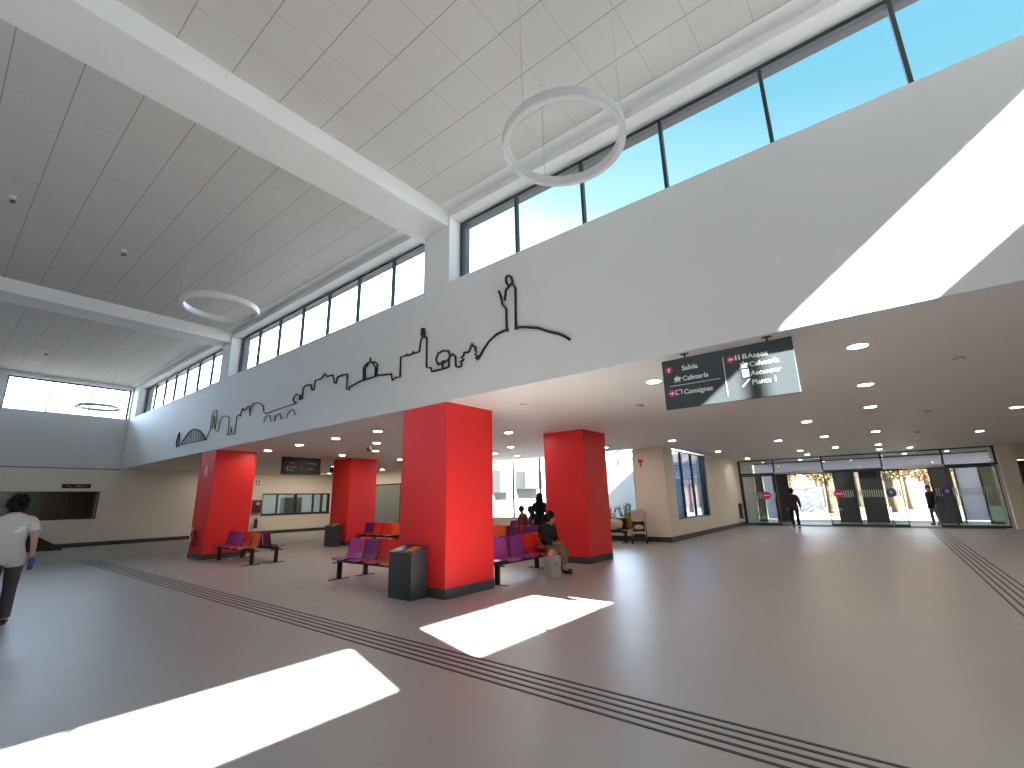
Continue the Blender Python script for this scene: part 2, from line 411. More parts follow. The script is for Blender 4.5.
# dark window in the end wall
w = sthing('window_15', 'black glazed opening in the end wall left behind the walking man', 'window')
b = MB(); b.box(W - .1, W - .01, -.5, 5.0, 1.13, 1.17); b.box(W - .1, W - .01, -.5, 5.0, 2.25, 2.29); b.box(W - .1, W - .01, 4.96, 5.0, 1.17, 2.25); b.box(W - .1, W - .01, -.5, -.46, 1.17, 2.25)
b.build('frame', M_DARK, w)
MB().box(W - .06, W - .05, -.46, 4.96, 1.17, 2.25).build('pane', M_TINT, w)
b = MB(); b.box(W - 3, W - 2.8, -1, 5.5, 0, 3.2); b.box(W - 2.8, WO, -1, -.8, 0, 3.2); b.box(W - 2.8, WO, 5.3, 5.5, 0, 3.2); b.box(W - 2.8, WO, -.8, 5.3, 3, 3.2); b.box(W - 2.8, WO, -.8, 5.3, -.2, 0)
struct(b.build('wall_stairwell', mat('stairwell_dark', (.07, .075, .07), .6)), 'dark stairwell room behind the black glazing', 'wall')
tag(MB().box(W - 1.9, W - 1.5, 1.0, 3.0, 2.95, 2.998).build('stairwell_fill_light', mat('stair_fill_glow', (1, 1, 1), .5, 0, .2, (1, .97, .9), 14.0)), 'dim fill light added in the stairwell behind the black glazing', 'light')  # lamp added so the stairwell does not render black
t = thing('staircase', 'sloping staircase side seen faintly through the black glazing', 'stairs', (W - 1.2, 0, 0))
MB().prism([(-.7, 3.0), (-.7, 2.3), (3.6, .6), (4.6, .6)], -.04, .04, 'x').build('stringer', mat('stair_green', (.36, .42, .38), .6), t)
for k in range(8): MB().box(-.9, -.04, .1 + k * .38, .48 + k * .38, 2.0 - k * .17, 2.05 - k * .17).build('tread', mat('stair_tread', (.2, .2, .19), .6), t)
t = thing('dark_ramp_base', 'low black wedge-shaped base sloping down beside the end wall', 'base', (-26.4, 2.0, 0))
MB().prism([(0, 0), (1.95, 0), (1.95, .05), (1.1, .62), (0, .66)], -.6, .4, 'x', .01).build('body', mat('wedge_black', (.018, .024, .022), .45), t)
# ------------------------------------------------------------------ entrance screen
DH = 2.50
w = sthing('window_16', 'dark framed glass entrance screen with transom lights above the doors', 'window')
b = MB()
b.box(-6.08, 3.68, FY - .05, FY + .05, S - .05, S); b.box(-6.08, 3.68, FY - .06, FY + .06, DH, DH + .09)
b.build('frame', M_FRAME, w)
MX = [-6.05, -4.42, -2.32, -0.04, 2.04, 3.63]
for i, m in enumerate(MX):
    MB().box(m - .035, m + .035, FY - .05, FY + .05, DH + .09, S - .05).build('mullion', M_FRAME, w)
for i in range(5):
    MB().box(MX[i] + .035, MX[i + 1] - .035, FY - .006, FY + .006, DH + .09, S - .05).build('transom_pane', M_GLASSIN, w)
b = MB(); b.box(3.60, 3.68, FY - .07, FY + .07, 0, DH)
b.build('jamb', M_STEEL, w)
b = MB(); b.box(-6.08, -6.0, FY - .05, FY + .05, 0, DH); b.build('jamb', M_FRAME, w)

def leaf(parent, x0, x1, y, sticker=None, rail=.10, sx=None):
    """glazed door leaf: frame, pane, optional round sticker and a band of white stripes"""
    l = MB(); f = .035
    l.box(x0, x0 + f, y - .02, y + .02, 0.01, DH - .01); l.box(x1 - f, x1, y - .02, y + .02, 0.01, DH - .01)
    l.box(x0 + f, x1 - f, y - .02, y + .02, 0.01, rail); l.box(x0 + f, x1 - f, y - .02, y + .02, DH - .07, DH - .01)
    o = l.build('leaf_frame', M_FRAME, parent)
    MB().box(x0 + f, x1 - f, y - .005, y + .005, rail, DH - .07).build('pane', M_GLASSIN, o)
    b = MB(); x = x0 + f + .04
    while x < x1 - f - .06:
        b.box(x, x + .035, y - .012, y - .008, 1.30, 1.62); x += .085
    b.build('stripe_band', mat('etched_white', (.55, .57, .57), .6), o)
    if sticker:
        c = (x0 + x1) / 2 if sx is None else sx
        k = 'no_entry_sticker' if sticker == 'red' else 'way_in_sticker'
        MB().disc((c, y - .016, 1.47), .19, 'y', .004, 32).build(k, M_SRED if sticker == 'red' else M_SBLUE, o)
        if sticker == 'red': MB().box(c - .13, c + .13, y - .024, y - .019, 1.44, 1.50).build('bar', M_INK, o)
        else: MB().prism([(c - .05, 1.42), (c + .05, 1.42), (c + .05, 1.5), (c + .1, 1.5), (c, 1.58), (c - .1, 1.5), (c - .05, 1.5)], y - .024, y - .019, 'y').build('arrow', mat('pale_blue', (.35, .45, .6), .5), o)
d = sthing('door_1', 'left automatic glass entrance doors standing open', 'door')
leaf(d, -6.0, -4.42, FY, 'red', sx=-4.93); leaf(d, -4.40, -4.36, FY + .05) if False else None
leaf(d, -2.34, -1.2, FY, 'red', sx=-1.86); leaf(d, -1.2, -.05, FY, None)
MB().box(-4.42, -2.32, FY - .14, FY - .05, DH, DH + .12, .01).build('door_operator', M_STEEL, d)
d = sthing('door_2', 'right automatic glass entrance doors, half open', 'door')
leaf(d, -.03, .51, FY + .06, 'blue', sx=.03 + .06)
leaf(d, 1.52, 2.06, FY + .06, 'blue', sx=1.95); leaf(d, 2.06, 3.60, FY, None)
MB().box(-.03, 2.04, FY - .14, FY - .05, DH, DH + .12, .01).build('door_operator', M_STEEL, d)
# lobby behind
w = sthing('window_17', 'outer glass screen of the entrance lobby with dark panels', 'window')
b = MB(); b.box(-6.1, 4.2, OY - .05, OY + .05, S - .05, S); b.box(-6.1, 4.2, OY - .05, OY + .05, 2.55, 2.66)
b.build('frame', M_FRAME, w)
for m in (-6.05, -5.12, -4.40, -2.2, -1.42, -1.07, -.20, 1.70, 2.45, 2.62, 3.45, 4.15): MB().box(m - .03, m + .03, OY - .05, OY + .05, 0, 2.55).build('mullion', M_FRAME, w)
for a, c in ((-5.09, -4.43), (-2.17, -1.45), (-1.04, -.23), (1.73, 2.42)): MB().box(a, c, OY - .02, OY + .02, 0, 2.55).build('dark_panel', mat('panel_charcoal', (.055, .055, .062), .45), w)
for a, c in ((-5.62, -5.15), (2.65, 3.42)): MB().box(a, c, OY - .015, OY + .015, .15, 2.55).build('film_pane', M_LILAC, w)
for a, c in ((-1.39, -1.10), (2.48, 2.59)): MB().box(a, c, OY - .006, OY + .006, .0, 2.55).build('pane', M_GLASSIN, w)
for a, c in ((-6.02, -5.66), (3.48, 4.12)): MB().box(a, c, OY - .006, OY + .006, .0, 2.55).build('tinted_pane', glass('green_pane', (.20, .24, .21), 1.4), w)
MB().box(-6.02, 4.12, OY - .006, OY + .006, 2.66, S - .05).build('transom_pane', M_LILAC, w)
b = MB(); b.box(3.9, 4.15, FY + .3, OY, 0, S)
struct(b.build('wall_lobby', M_BEIGE), 'side wall of the entrance lobby', 'wall')
# ------------------------------------------------------------------ outdoors
b = MB(); b.box(-120, 120, OY + .2, 140, -.35, -.02); b.box(-120, W - 2, -80, OY + .2, -.35, -.02); b.box(RX + .3, 120, -80, OY + .2, -.35, -.02); b.box(W - 2, RX + .3, -80, SO - .6, -.35, -.02)
struct(b.build('ground', noisy('paving', (.17, .165, .155), (.21, .20, .19), .3, .8)), 'pale sunlit paving outside the entrance', 'ground')
b = MB(); b.box(-14, -2.2, 38.5, 43, -.02, .03)
g = tag(b.build('lawn', noisy('grass', (.040, .058, .010), (.058, .072, .014), 6, .9)), 'strip of green grass outside the left entrance doors', 'grass'); g['kind'] = 'stuff'
b = MB(); b.box(-30, 30, 62, 63, -.02, 7.0)
for k in range(20): b.box(-29.5 + k * 3, -28.4 + k * 3, 61.8, 62.0, 0, 7.0)
tag(b.build('brick_facade', noisy('warm_brick', (.16, .095, .065), (.22, .15, .11), 2, .8)), 'warm brick building far beyond the entrance doors', 'building')
b = MB(); b.box(-9, -4.3, 46.4, 46.7, -.02, 1.9); b.box(-9.05, -4.25, 46.35, 46.75, 1.9, 1.98)
tag(b.build('garden_wall', noisy('white_render', (.30, .30, .31), (.34, .34, .35), 1, .8)), 'low white wall across the street beyond the doors', 'wall')
M_BARK = noisy('bark', (.075, .048, .032), (.11, .075, .05), 8, .9, .2)
M_LEAF = [noisy('leaf_autumn', (.13, .07, .022), (.10, .075, .022), 3, .7), noisy('leaf_green', (.045, .06, .016), (.065, .07, .02), 3, .7)]
def tree(x, y, h, k, label):
    t = thing('street_tree', label, 'tree', (x, y, -.02), 0, None)
    b = MB(); b.tube([(0, 0, 0), (.05, 0, h * .3), (-.03, .04, h * .55), (.06, 0, h * .8)], .22, 10, False, .09)
    for q in range(6):
        a = q * 1.05 + x; z = h * (.42 + .06 * q)
        b.tube([(0, 0, z), (math.cos(a) * .6, math.sin(a) * .6, z + .5), (math.cos(a) * 1.2, math.sin(a) * 1.2, z + .9)], .05, 6, False, .015)
    b.build('trunk', M_BARK, t, True)
    bm = bmesh.new(); rnd = random.Random(int(x * 10) + 5)
    for q in range(1500):
        a = rnd.uniform(0, 2 * PI); u = rnd.uniform(-1, 1); r = rnd.uniform(.45, 1) ** .5
        s = math.sqrt(1 - u * u); R = 1.6 + .35 * math.sin(a * 3 + x)
        c = Vector((math.cos(a) * s * R * r, math.sin(a) * s * R * r, h * .72 + u * h * .30 * r))
        n = Vector((rnd.gauss(0, 1), rnd.gauss(0, 1), rnd.gauss(0, 1))).normalized(); p = n.orthogonal().normalized() * .10; o2 = n.cross(p).normalized() * .07
        bm.faces.new([bm.verts.new(c + v) for v in (p, o2, -p, -o2)])
    me = bpy.data.meshes.new('foliage'); bm.to_mesh(me); bm.free(); me.materials.append(M_LEAF[k])
    o = bpy.data.objects.new('foliage', me); COL.objects.link(o); o.parent = t
for i, (x, y, h, k, l) in enumerate([(-7.0, 45.0, 5.0, 0, 'autumn street tree at left edge of the left doorway'), (-5.2, 53, 6.4, 1, 'green street tree behind the low white wall'), (-3.75, 44.6, 5.2, 0, 'autumn street tree at right edge of the left doorway'),
        (.15, 45.5, 5.4, 0, 'autumn street tree at left edge of the right doorway'), (1.25, 52, 6.4, 1, 'green street tree farther back in the right doorway'), (2.35, 46, 5.1, 0, 'autumn street tree at right edge of the right doorway')]):
    tree(x, y, h, k, l)
# courtyard
b = MB(); b.box(-16.3, -16.0, NB + .3, 25.3, -.02, 4.4); b.box(-16.0, BX - .35, 25.0, 25.3, -.02, 3.3)
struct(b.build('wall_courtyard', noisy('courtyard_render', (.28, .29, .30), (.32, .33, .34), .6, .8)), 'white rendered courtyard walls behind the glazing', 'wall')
M_CAN = mat('canopy_and_shade_grey', (.028, .030, .031), .6)
tag(MB().box(-15.995, -15.3, 20.4, 22.2, 2.1, 3.05, .01).build('canopy_and_shade_box', M_CAN), 'grey boxed canopy on the courtyard wall behind the standing woman', 'canopy')
tag(MB().box(-15.995, -15.5, 18.5, 19.5, 1.9, 3.05, .01).build('canopy_and_shade_box', M_CAN), 'grey box standing in for shadow on the courtyard wall beside the nearest red pillar', 'canopy')  # dark box put where the courtyard wall lies in shadow
b = MB(); b.box(-16, BX - .36, NB + .3, 25, -.02, .02)
struct(b.build('floor_courtyard', noisy('gravel', (.20, .19, .175), (.26, .25, .23), 30, .9)), 'pale gravel courtyard ground', 'ground')
M_SHRUB = noisy('shrub_leaf', (.06, .11, .035), (.13, .17, .05), 5, .7)
def shrub(x, y, h, label):
    t = thing('shrub', label, 'shrub', (x, y, .02)); rnd = random.Random(int(-x * 100)); bm = bmesh.new(); st = MB()
    for q in range(16):
        a = rnd.uniform(0, 2 * PI); r = rnd.uniform(.05, .4); top = Vector((math.cos(a) * r, math.sin(a) * r, h * rnd.uniform(.6, 1)))
        st.tube([(0, 0, 0), (top.x * .4, top.y * .4, top.z * .5), top], .008, 5)
        for k in range(14):
            f = rnd.uniform(.35, 1); c = top * f + Vector((rnd.gauss(0, .03), rnd.gauss(0, .03), 0))
            n = Vector((rnd.gauss(0, 1), rnd.gauss(0, 1), rnd.gauss(0, 1))).normalized(); p = n.orthogonal().normalized() * .07; o2 = n.cross(p).normalized() * .03
            bm.faces.new([bm.verts.new(c + v) for v in (p, o2, -p, -o2)])
    st.build('stem', M_BARK, t)
    me = bpy.data.meshes.new('foliage'); bm.to_mesh(me); bm.free(); me.materials.append(M_SHRUB)
    o = bpy.data.objects.new('foliage', me); COL.objects.link(o); o.parent = t
shrub(-8.9, 17.3, 1.25, 'leafy shrub outside the glazing, just right of the red pillar'); shrub(-8.2, 17.6, 1.35, 'leafy shrub outside the glazing, behind the mustard bag'); shrub(-7.5, 17.4, 1.05, 'leafy shrub outside the glazing, behind the stroller')
shrub(-12.6, 21.4, 2.3, 'tall pale shrub in the courtyard behind the standing woman'); shrub(-7.4, 19.0, 1.2, 'leafy shrub seen low in the concourse side window')

# ------------------------------------------------------------------ pillars
def pillar(x, y, label):
    t = thing('pillar', label, 'pillar', (x, y, 0)); h = .61
    b = MB(); b.box(-h, h, -h, h, .16, S, .006); b.build('cladding', M_RED, t)
    b = MB()
    b.box(-h - .004, h + .004, -h - .004, h + .004, 0, .16); b.build('plinth', M_PLINTH, t)
    return t
PX = [-6.50, -16.89]; PY = [6.21, 10.96]
pillar(PX[0], PY[0], 'largest bright red square pillar, nearest, beside the litter bin')
pillar(PX[0], PY[1], 'red square pillar right of the seated woman')
p3 = pillar(PX[1], PY[0], 'red square pillar at left with a fire extinguisher on it')
pillar(PX[1], PY[1], 'dark red square pillar farthest back beside the ticket window')
# ------------------------------------------------------------------ benches
def seat_mb():
    """one moulded seat shell: curved pan, bend and backrest with rounded top, front towards -Y"""
    prof = [(-.235, .415), (-.228, .432), (-.19, .440), (-.08, .432), (.05, .430), (.13, .440), (.165, .475), (.182, .56), (.200, .68), (.214, .79), (.218, .815)]
    bm = bmesh.new(); n = 11; grid = []
    for i, (y, z) in enumerate(prof):
        f = i / (len(prof) - 1); row = []
        wd = .250 if i > 1 else (.225 if i == 0 else .242)
        if i >= 8: wd = (.247, .240, .215)[i - 8]
        for k in range(n):
            u = -1 + 2 * k / (n - 1); dip = (1 - u * u)
            yy, zz = y, z
            if i < 5: zz = z + .018 * (u * u) - .006
            else: yy = y - .022 * u * u
            row.append(bm.verts.new((u * wd, yy, zz)))
        grid.append(row)
    for i in range(len(grid) - 1):
        for k in range(n - 1): bm.faces.new([grid[i][k], grid[i][k + 1], grid[i + 1][k + 1], grid[i + 1][k]])
    r = bmesh.ops.solidify(bm, geom=bm.faces[:], thickness=.014)
    m = MB(); m.bm.free(); m.bm = bm
    return m
SEATME = {}
def seat(parent, x, colour):
    if 'base' not in SEATME:
        o = seat_mb().build('seat', M_SEAT[colour], None, True); SEATME['base'] = o.data; SEATME[colour] = o.data
    else:
        if colour not in SEATME:
            me = SEATME['base'].copy(); me.materials.clear(); me.materials.append(M_SEAT[colour]); SEATME[colour] = me
        o = bpy.data.objects.new('seat', SEATME[colour]); COL.objects.link(o)
    o.parent = parent; o.location = (x, 0, 0); o['label'] = colour + ' moulded seat shell'
    return o
def bench(loc, rz, cols, label, group='beam benches between the pillars'):
    t = thing('bench', label, 'bench', loc, rz, None)
    L = 2.17
    MB().box(-.06, L + .06, -.04, .04, .34, .41, .005).build('beam', M_DARK, t)
    for x in (0, L):
        b = MB(); b.box(x - .03, x + .03, -.045, .045, .012, .34, .004); b.box(x - .035, x + .035, -.235, .235, 0, .014, .003); b.box(x - .025, x + .025, -.16, .16, .325, .345); b.build('leg', M_DARK, t)
    for i, c in enumerate(cols): MB().box(.27 + i * .545 - .03, .27 + i * .545 + .03, -.15, .13, .405, .425).build('bracket', M_DARK, t)
    for i, c in enumerate(cols): seat(t, .27 + i * .545, c)
    return t
P, K, R, O, V = 'purple', 'pink', 'red', 'orange', 'violet'
bench((-15.77, 5.86, 0), 0, [P, P, R, O], 'bench at left red pillar facing the camera, purple to orange seats')
bench((-13.60, 6.50, 0), PI, [V, V, R, O], 'bench behind the left bench, back to back with it, facing away')
bench((-9.39, 5.86, 0), 0, [K, P, R, O], 'bench left of the nearest red pillar, partly behind the litter bin')
bench((-7.22, 6.50, 0), PI, [P, R, R, O], 'bench backing onto the one behind the litter bin, facing away')
bench((-6.03, 7.08, 0), PI / 2, [K, P, R, O], 'bench the seated woman uses, right of the nearest red pillar')
bench((-6.67, 9.25, 0), -PI / 2, [O, R, P, P], 'bench back to back with the seated woman, facing left')
bench((-15.77, 10.62, 0), 0, [V, R, R, O], 'bench in the second row beside the dark red pillar')
bench((-13.60, 11.26, 0), PI, [O, O, R, V], 'bench in the second row facing away from the camera')
bench((-9.39, 10.62, 0), 0, [O, V, V, V], 'second-row bench just glimpsed right of the nearest red pillar')
bench((-7.22, 11.26, 0), PI, [P, P, R, O], 'second-row bench facing the courtyard, behind the red pillar')
bench((-9.55, 15.55, 0), 0, ['charcoal'] * 4, 'dark bench under the glazing heaped with bags beside the stroller')
bench((-10.9, 13.35, 0), 0, [V, P, V, 'charcoal'], 'bench with the waiting family in front of the courtyard glazing')
# ------------------------------------------------------------------ bins
def bin_(loc, label):
    t = thing('litter_bin', label, 'bin', loc, 0)
    w, dp = .60, .34
    MB().prism([(0, 0.0), (dp, 0.0), (dp, .82), (0, .73)], 0, w, 'x', .006).build('body', M_SLATE, t)
    sl = .09 / dp
    for x, nm, c, lb in ((.05, 'blue_flap', (.10, .19, .42), 'blue opening'), (.32, 'yellow_flap', (.70, .34, .03), 'yellow opening')):
        MB().prism([(.06, .73 + .06 * sl + .001), (.26, .73 + .26 * sl + .001), (.26, .73 + .26 * sl + .006), (.06, .73 + .06 * sl + .006)], x, x + .23, 'x').build(nm, mat(nm, c, .4), t)
    MB().prism([(-.004, .735), (.30, .735 + .30 * sl), (.30, .745 + .30 * sl), (-.004, .745)], w / 2 - .012, w / 2 + .012, 'x').build('divider', M_DARK, t)
    b = MB(); b.box(.0, .012, .0, dp, .74, .76) if False else None
    return t
bin_((-6.88, 5.22, 0), 'dark slate recycling bin in front of the nearest red pillar')
bin_((-16.95, 9.85, 0), 'black litter bin standing at the farthest dark red pillar')
# ------------------------------------------------------------------ ring lights
def ring(loc, label):
    t = thing('ring_light', label, 'light', loc)
    MB().lathe([(.622, 0.004), (.692, 0.004), (.695, .105), (.619, .105)], 0, 0, 64, True).build('ring', M_RING, t, False)
    MB().lathe([(.630, -.003), (.684, -.003), (.684, .004), (.630, .004)], 0, 0, 64, True).build('diffuser', M_RINGD, t)
    top = CEIL - loc[2] - .001
    for k in range(3):
        a = .4 + k * 2 * PI / 3
        MB().tube([(.657 * math.cos(a), .657 * math.sin(a), .10), (.657 * math.cos(a), .657 * math.sin(a), top)], .003, 6).build('cable', M_STEEL, t)
    return t
r0 = ring((-2.22, 3.86, 5.41), 'large white suspended ring light nearest the camera')
dup(r0, (-10.0, 3.17, 5.41), 0, 'white ring light hanging in the middle ceiling bay')
dup(r0, (-24.0, 3.86, 5.41), 0, 'ring light hanging before the far end wall window')
# ------------------------------------------------------------------ downlights
ORD = ['nearest', 'second', 'third', 'fourth', 'fifth', 'sixth', 'seventh', 'eighth']
def downlight():
    t = thing('downlight', 'x', 'light', (0, 0, S))
    MB().lathe([(.098, -.001), (.118, -.001), (.118, -.008), (.104, -.010)], 0, 0, 28, True).build('trim_ring', M_WHITE, t, True)
    MB().lathe([(.099, -.002), (.099, -.005)], 0, 0, 28).build('lens', M_LAMP, t)
    return t
DLROWS = {
 'in the line straight to the entrance doors': [(0, 6.81), (0, 9.47), (0, 12.12), (0, 17.34), (0, 22.35), (0, 25.0)],
 'in the line nearest the right edge of the photo': [(2.5, 14.64), (2.5, 19.95), (1.0, 25.1)],
 'in the line under and behind the hanging sign': [(-1.3, 13.46), (-1.3, 17.58), (-1.35, 22.33)],
 'in the line left of the hanging sign': [(-2.55, 6.77), (-2.6, 17.63), (-2.6, 22.67), (-2.65, 25.28)],
 'along the beige block wall': [(-5.15, 14.75), (-5.18, 20.1), (-5.2, 25.3)],
 'between the red pillars at the right': [(-7.6, 9.46), (-7.62, 14.94), (-9.72, 12.2), (-11.55, 13.5), (-11.6, 14.95)],
 'along the white wall edge left of nearest pillar': [(-9.69, 6.86), (-11.57, 6.85), (-13.55, 6.86), (-15.59, 6.85)],
 'deeper in the waiting area at left': [(-11.69, 8.25), (-13.57, 9.55), (-15.57, 9.52), (-15.73, 12.3), (-20.6, 12.2), (-25.6, 14.9)],
 'added to wash the far beige wall by the ticket window': [(-25.9, 9.3), (-25.9, 10.4), (-25.9, 12.3), (-25.9, 13.5), (-24.9, 15.4), (-22.6, 15.4), (-21.2, 15.4)],  # extra lamps added to brighten the dim end and back walls
 'added unseen beyond the right edge, over the concourse side': [(2.55, 6.8), (2.55, 9.5), (2.55, 12.1), (5.1, 6.8), (5.1, 9.5), (5.1, 14.7), (5.1, 20.0)],  # unseen lamps added to lift the dark right side of the soffit
 'in the entrance lobby beyond the doors': [(-3.4, 29), (0.9, 29), (2.4, 29)],
}
dl0 = None
for rowname, pts in DLROWS.items():
    for i, (x, y) in enumerate(pts):
        lb = 'round ceiling light %s, %s one' % (rowname, ORD[i])
        if dl0 is None:
            dl0 = downlight(); dl0.location = (x, y, S); dl0['label'] = lb; dl0['group'] = 'recessed ceiling lights'
        else: dup(dl0, (x, y, S), 0, lb, 'recessed ceiling lights')
# ------------------------------------------------------------------ ceiling devices
def sensor(loc, label):
    t = thing('smoke_detector', label, 'detector', loc)
    MB().lathe([(.06, 0), (.06, -.02), (.045, -.045), (.02, -.05)], 0, 0, 20).build('body', M_WHITE, t, True)
    MB().lathe([(.047, -.026), (.061, -.022), (.061, -.028), (.047, -.032)], 0, 0, 20, True).build('vent_band', M_SLATE, t)
    return t
for p, l in (((1.04, 8.37, S), 'small round detector on the low ceiling right of the hanging sign'), ((-3.5, 8.44, S), 'small round detector on the low ceiling left of the hanging sign'),
             ((-5.02, 6.7, S), 'small round detector just right of the nearest red pillar top'), ((1.0, 13.7, S), 'small detector on the low ceiling right of the downlight line'), ((1.0, 18.5, S), 'small detector on the low ceiling close to the entrance')):
    sensor(p, l)
def sprink(loc, label):
    t = thing('ceiling_spotlight', label, 'spotlight', loc)
    MB().lathe([(.05, 0), (.05, -.025), (.025, -.035)], 0, 0, 18).build('base', M_WHITE, t)
    MB().tube([(0, 0, -.03), (0, 0, -.10)], .012).build('stem', M_STEEL, t)
    MB().tube([(-.05, 0, -.09), (.07, .02, -.13)], .032, 14).build('head', M_SLATE, t)
    return t
sprink((-11.6, .12, CEIL), 'small ceiling fitting at the far left edge of the middle bay'); sprink((-12.4, 1.9, CEIL), 'small ceiling fitting in the middle ceiling bay above the far ring'); sprink((-23.0, 1.98, CEIL), 'small ceiling fitting in the farthest ceiling bay')
def camera_box(loc, s, label):
    t = thing('security_camera', label, 'camera', loc)
    MB().tube([(0, 0, 0), (0, 0, -.10)], .02).build('mount', M_DARK, t)
    MB().box(-s, s, -s, s, -.10 - 2 * s, -.10, .01).build('housing', M_DARK, t)
    MB().disc((0, -s - .003, -.10 - s), s * .5, 'y', .006).build('lens', mat('lens_grey', (.2, .2, .2), .1), t)
    return t
camera_box((-11.95, 8.2, S), .06, 'dark camera under the low ceiling left of the nearest pillar'); camera_box((-20.2, 11.9, S), .09, 'black camera beside the far dark red pillar top')
# ------------------------------------------------------------------ hanging signs
def sign_frame(name_label, loc, rz, wd, ht):
    t = thing('hanging_sign', name_label, 'sign', loc, rz)
    MB().box(0, wd, -.02, .02, -ht, 0, .003).build('panel', M_SIGN, t)
    return t
sx0, sz1 = -1.995, 3.215
t = sign_frame('grey hanging direction sign with Salida and Aseos, partly sunlit', (sx0, 5.655, sz1), 0, 1.45, .628)
for x in (.29, 1.21):
    b = MB(); b.tube([(x, 0, 0), (x, 0, S - sz1 - .008)], .012); b.box(x - .05, x + .05, -.025, .025, S - sz1 - .010, S - sz1, .002); b.build('bracket', M_DARK, t)
y = -.0225
RX90 = (PI / 2, 0, 0)
def tx(s, px, pz, size, p=None): return text(s, size, M_INK, p or t, (px - sx0, y, pz - sz1), RX90, 'lettering', .001)
tx('Salida', -1.75, 3.055, .085); tx('Cafetería', -1.755, 2.925, .083); tx('Consignas', -1.755, 2.755, .083)
tx('Aseos', -1.0, 3.055, .083); tx('Cafetería', -.995, 2.955, .080); tx('Ascensor', -.995, 2.85, .080); tx('Planta 1', -.995, 2.745, .080)
MB().box(.075, .675, y - .001, y + .001, -.342, -.336).build('divider', M_INK, t); MB().box(.728, .735, y - .001, y + .001, -.56, -.09).build('divider', M_INK, t)
for cx, cz, ang in ((-1.91, 3.085, PI / 2), (-1.90, 2.785, 0), (-1.18, 3.075, PI)):
    c = MB().disc((cx - sx0, y, cz - sz1), .045, 'y', .003).build('arrow_disc', M_SRED, t)
    pts = [(-.026, -.008), (.004, -.008), (.004, -.022), (.028, 0), (.004, .022), (.004, .008), (-.026, .008)]
    ca, sa = math.cos(ang), math.sin(ang)
    MB().prism([(cx - sx0 + a * ca - q * sa, cz - sz1 + a * sa + q * ca) for a, q in pts], y - .004, y - .0022, 'y').build('arrow', M_INK, c)
def icon(kind, cx, cz):
    X, Z = cx - sx0, cz - sz1; b = MB(); y0, y1 = y - .002, y + .001
    if kind == 'cup':
        b.prism([(X - .03, Z - .02), (X + .03, Z - .02), (X + .036, Z + .025), (X - .036, Z + .025)], y0, y1, 'y'); b.box(X - .042, X + .042, y0, y1, Z - .033, Z - .026); b.box(X + .036, X + .05, y0, y1, Z - .005, Z + .018); b.box(X - .006, X + .006, y0, y1, Z + .03, Z + .045)
    elif kind == 'locker':
        b.box(X - .04, X + .04, y0, y1, Z + .022, Z + .030); b.box(X - .04, X - .03, y0, y1, Z - .03, Z + .022); b.box(X + .03, X + .04, y0, y1, Z - .03, Z + .022); b.box(X - .03, X + .0, y0, y1, Z - .03, Z - .02)
    elif kind == 'lift':
        b.box(X - .035, X + .035, y0, y1, Z - .045, Z + .045)
    elif kind == 'stairs':
        b.prism([(X - .05, Z - .04), (X - .03, Z - .04), (X + .05, Z + .04), (X + .03, Z + .04)], y0, y1, 'y')
    elif kind == 'people':
        for q in (-.05, -.015, .03, .055):
            b.box(X + q - .009, X + q + .009, y0, y1, Z - .028, Z + .012); b.disc((X + q, (y0 + y1) / 2, Z + .024), .009, 'y', y1 - y0, 10)
    b.build('pictogram', M_INK, t)
icon('cup', -1.82, 2.955); icon('locker', -1.815, 2.79); icon('people', -1.075, 3.085); icon('cup', -1.055, 2.985); icon('lift', -1.045, 2.885); icon('stairs', -1.055, 2.775)
# far sign, facing +X
t = thing('hanging_sign', 'dark hanging sign farther away over the left benches', 'sign', (-16.95, 7.98, 3.23), PI / 2)
MB().box(0, 1.49, -.02, .02, -.62, 0, .003).build('panel', mat('sign_dark', (.022, .024, .022), .4), t)
for x in (.28, 1.22): MB().tube([(x, 0, 0), (x, 0, S - 3.23)], .012).build('bracket', M_DARK, t)
b = MB(); b.box(.735, .742, y - .001, y + .001, -.56, -.08); b.build('divider', mat('sign_dimwhite', (.35, .35, .34), .5), t)
M_DIM = MATS['sign_dimwhite']
def tx2(s, px, pz, size): return text(s, size, M_DIM, t, (px, y, pz), RX90, 'lettering', .001)
tx2('Aseos', .26, -.22, .085); tx2('Cafetería', .26, -.37, .08); tx2('Salida', .26, -.49, .085); tx2('Consignas', .98, -.22, .085); tx2('Salida', 1.0, -.43, .085)
for cx, cz in ((.14, -.19), (.14, -.38), (.88, -.19), (.86, -.42)): MB().disc((cx, y, cz), .035, 'y', .003).build('arrow_disc', mat('dim_red', (.20, .08, .08), .5), t)
MB().box(.20, .24, y - .001, y + .001, -.5, -.30).build('pictogram', M_DIM, t)
# wall plate above dark window
t = thing('wall_sign', 'small black sign plate above the dark end wall opening', 'sign', (W + .005, 3.72, 2.42), PI / 2)
MB().box(0, .93, -.012, .004, 0, .18, .002).build('plate', mat('sign_black', (.02, .02, .022), .4), t)
text('Planta 1', .11, M_DIM, t, (.43, -.0145, .055), RX90, 'lettering', .001)
MB().prism([(.16, .12), (.18, .14), (.30, .05), (.28, .03)], -.0145, -.012, 'y').build('pictogram', M_DIM, t)
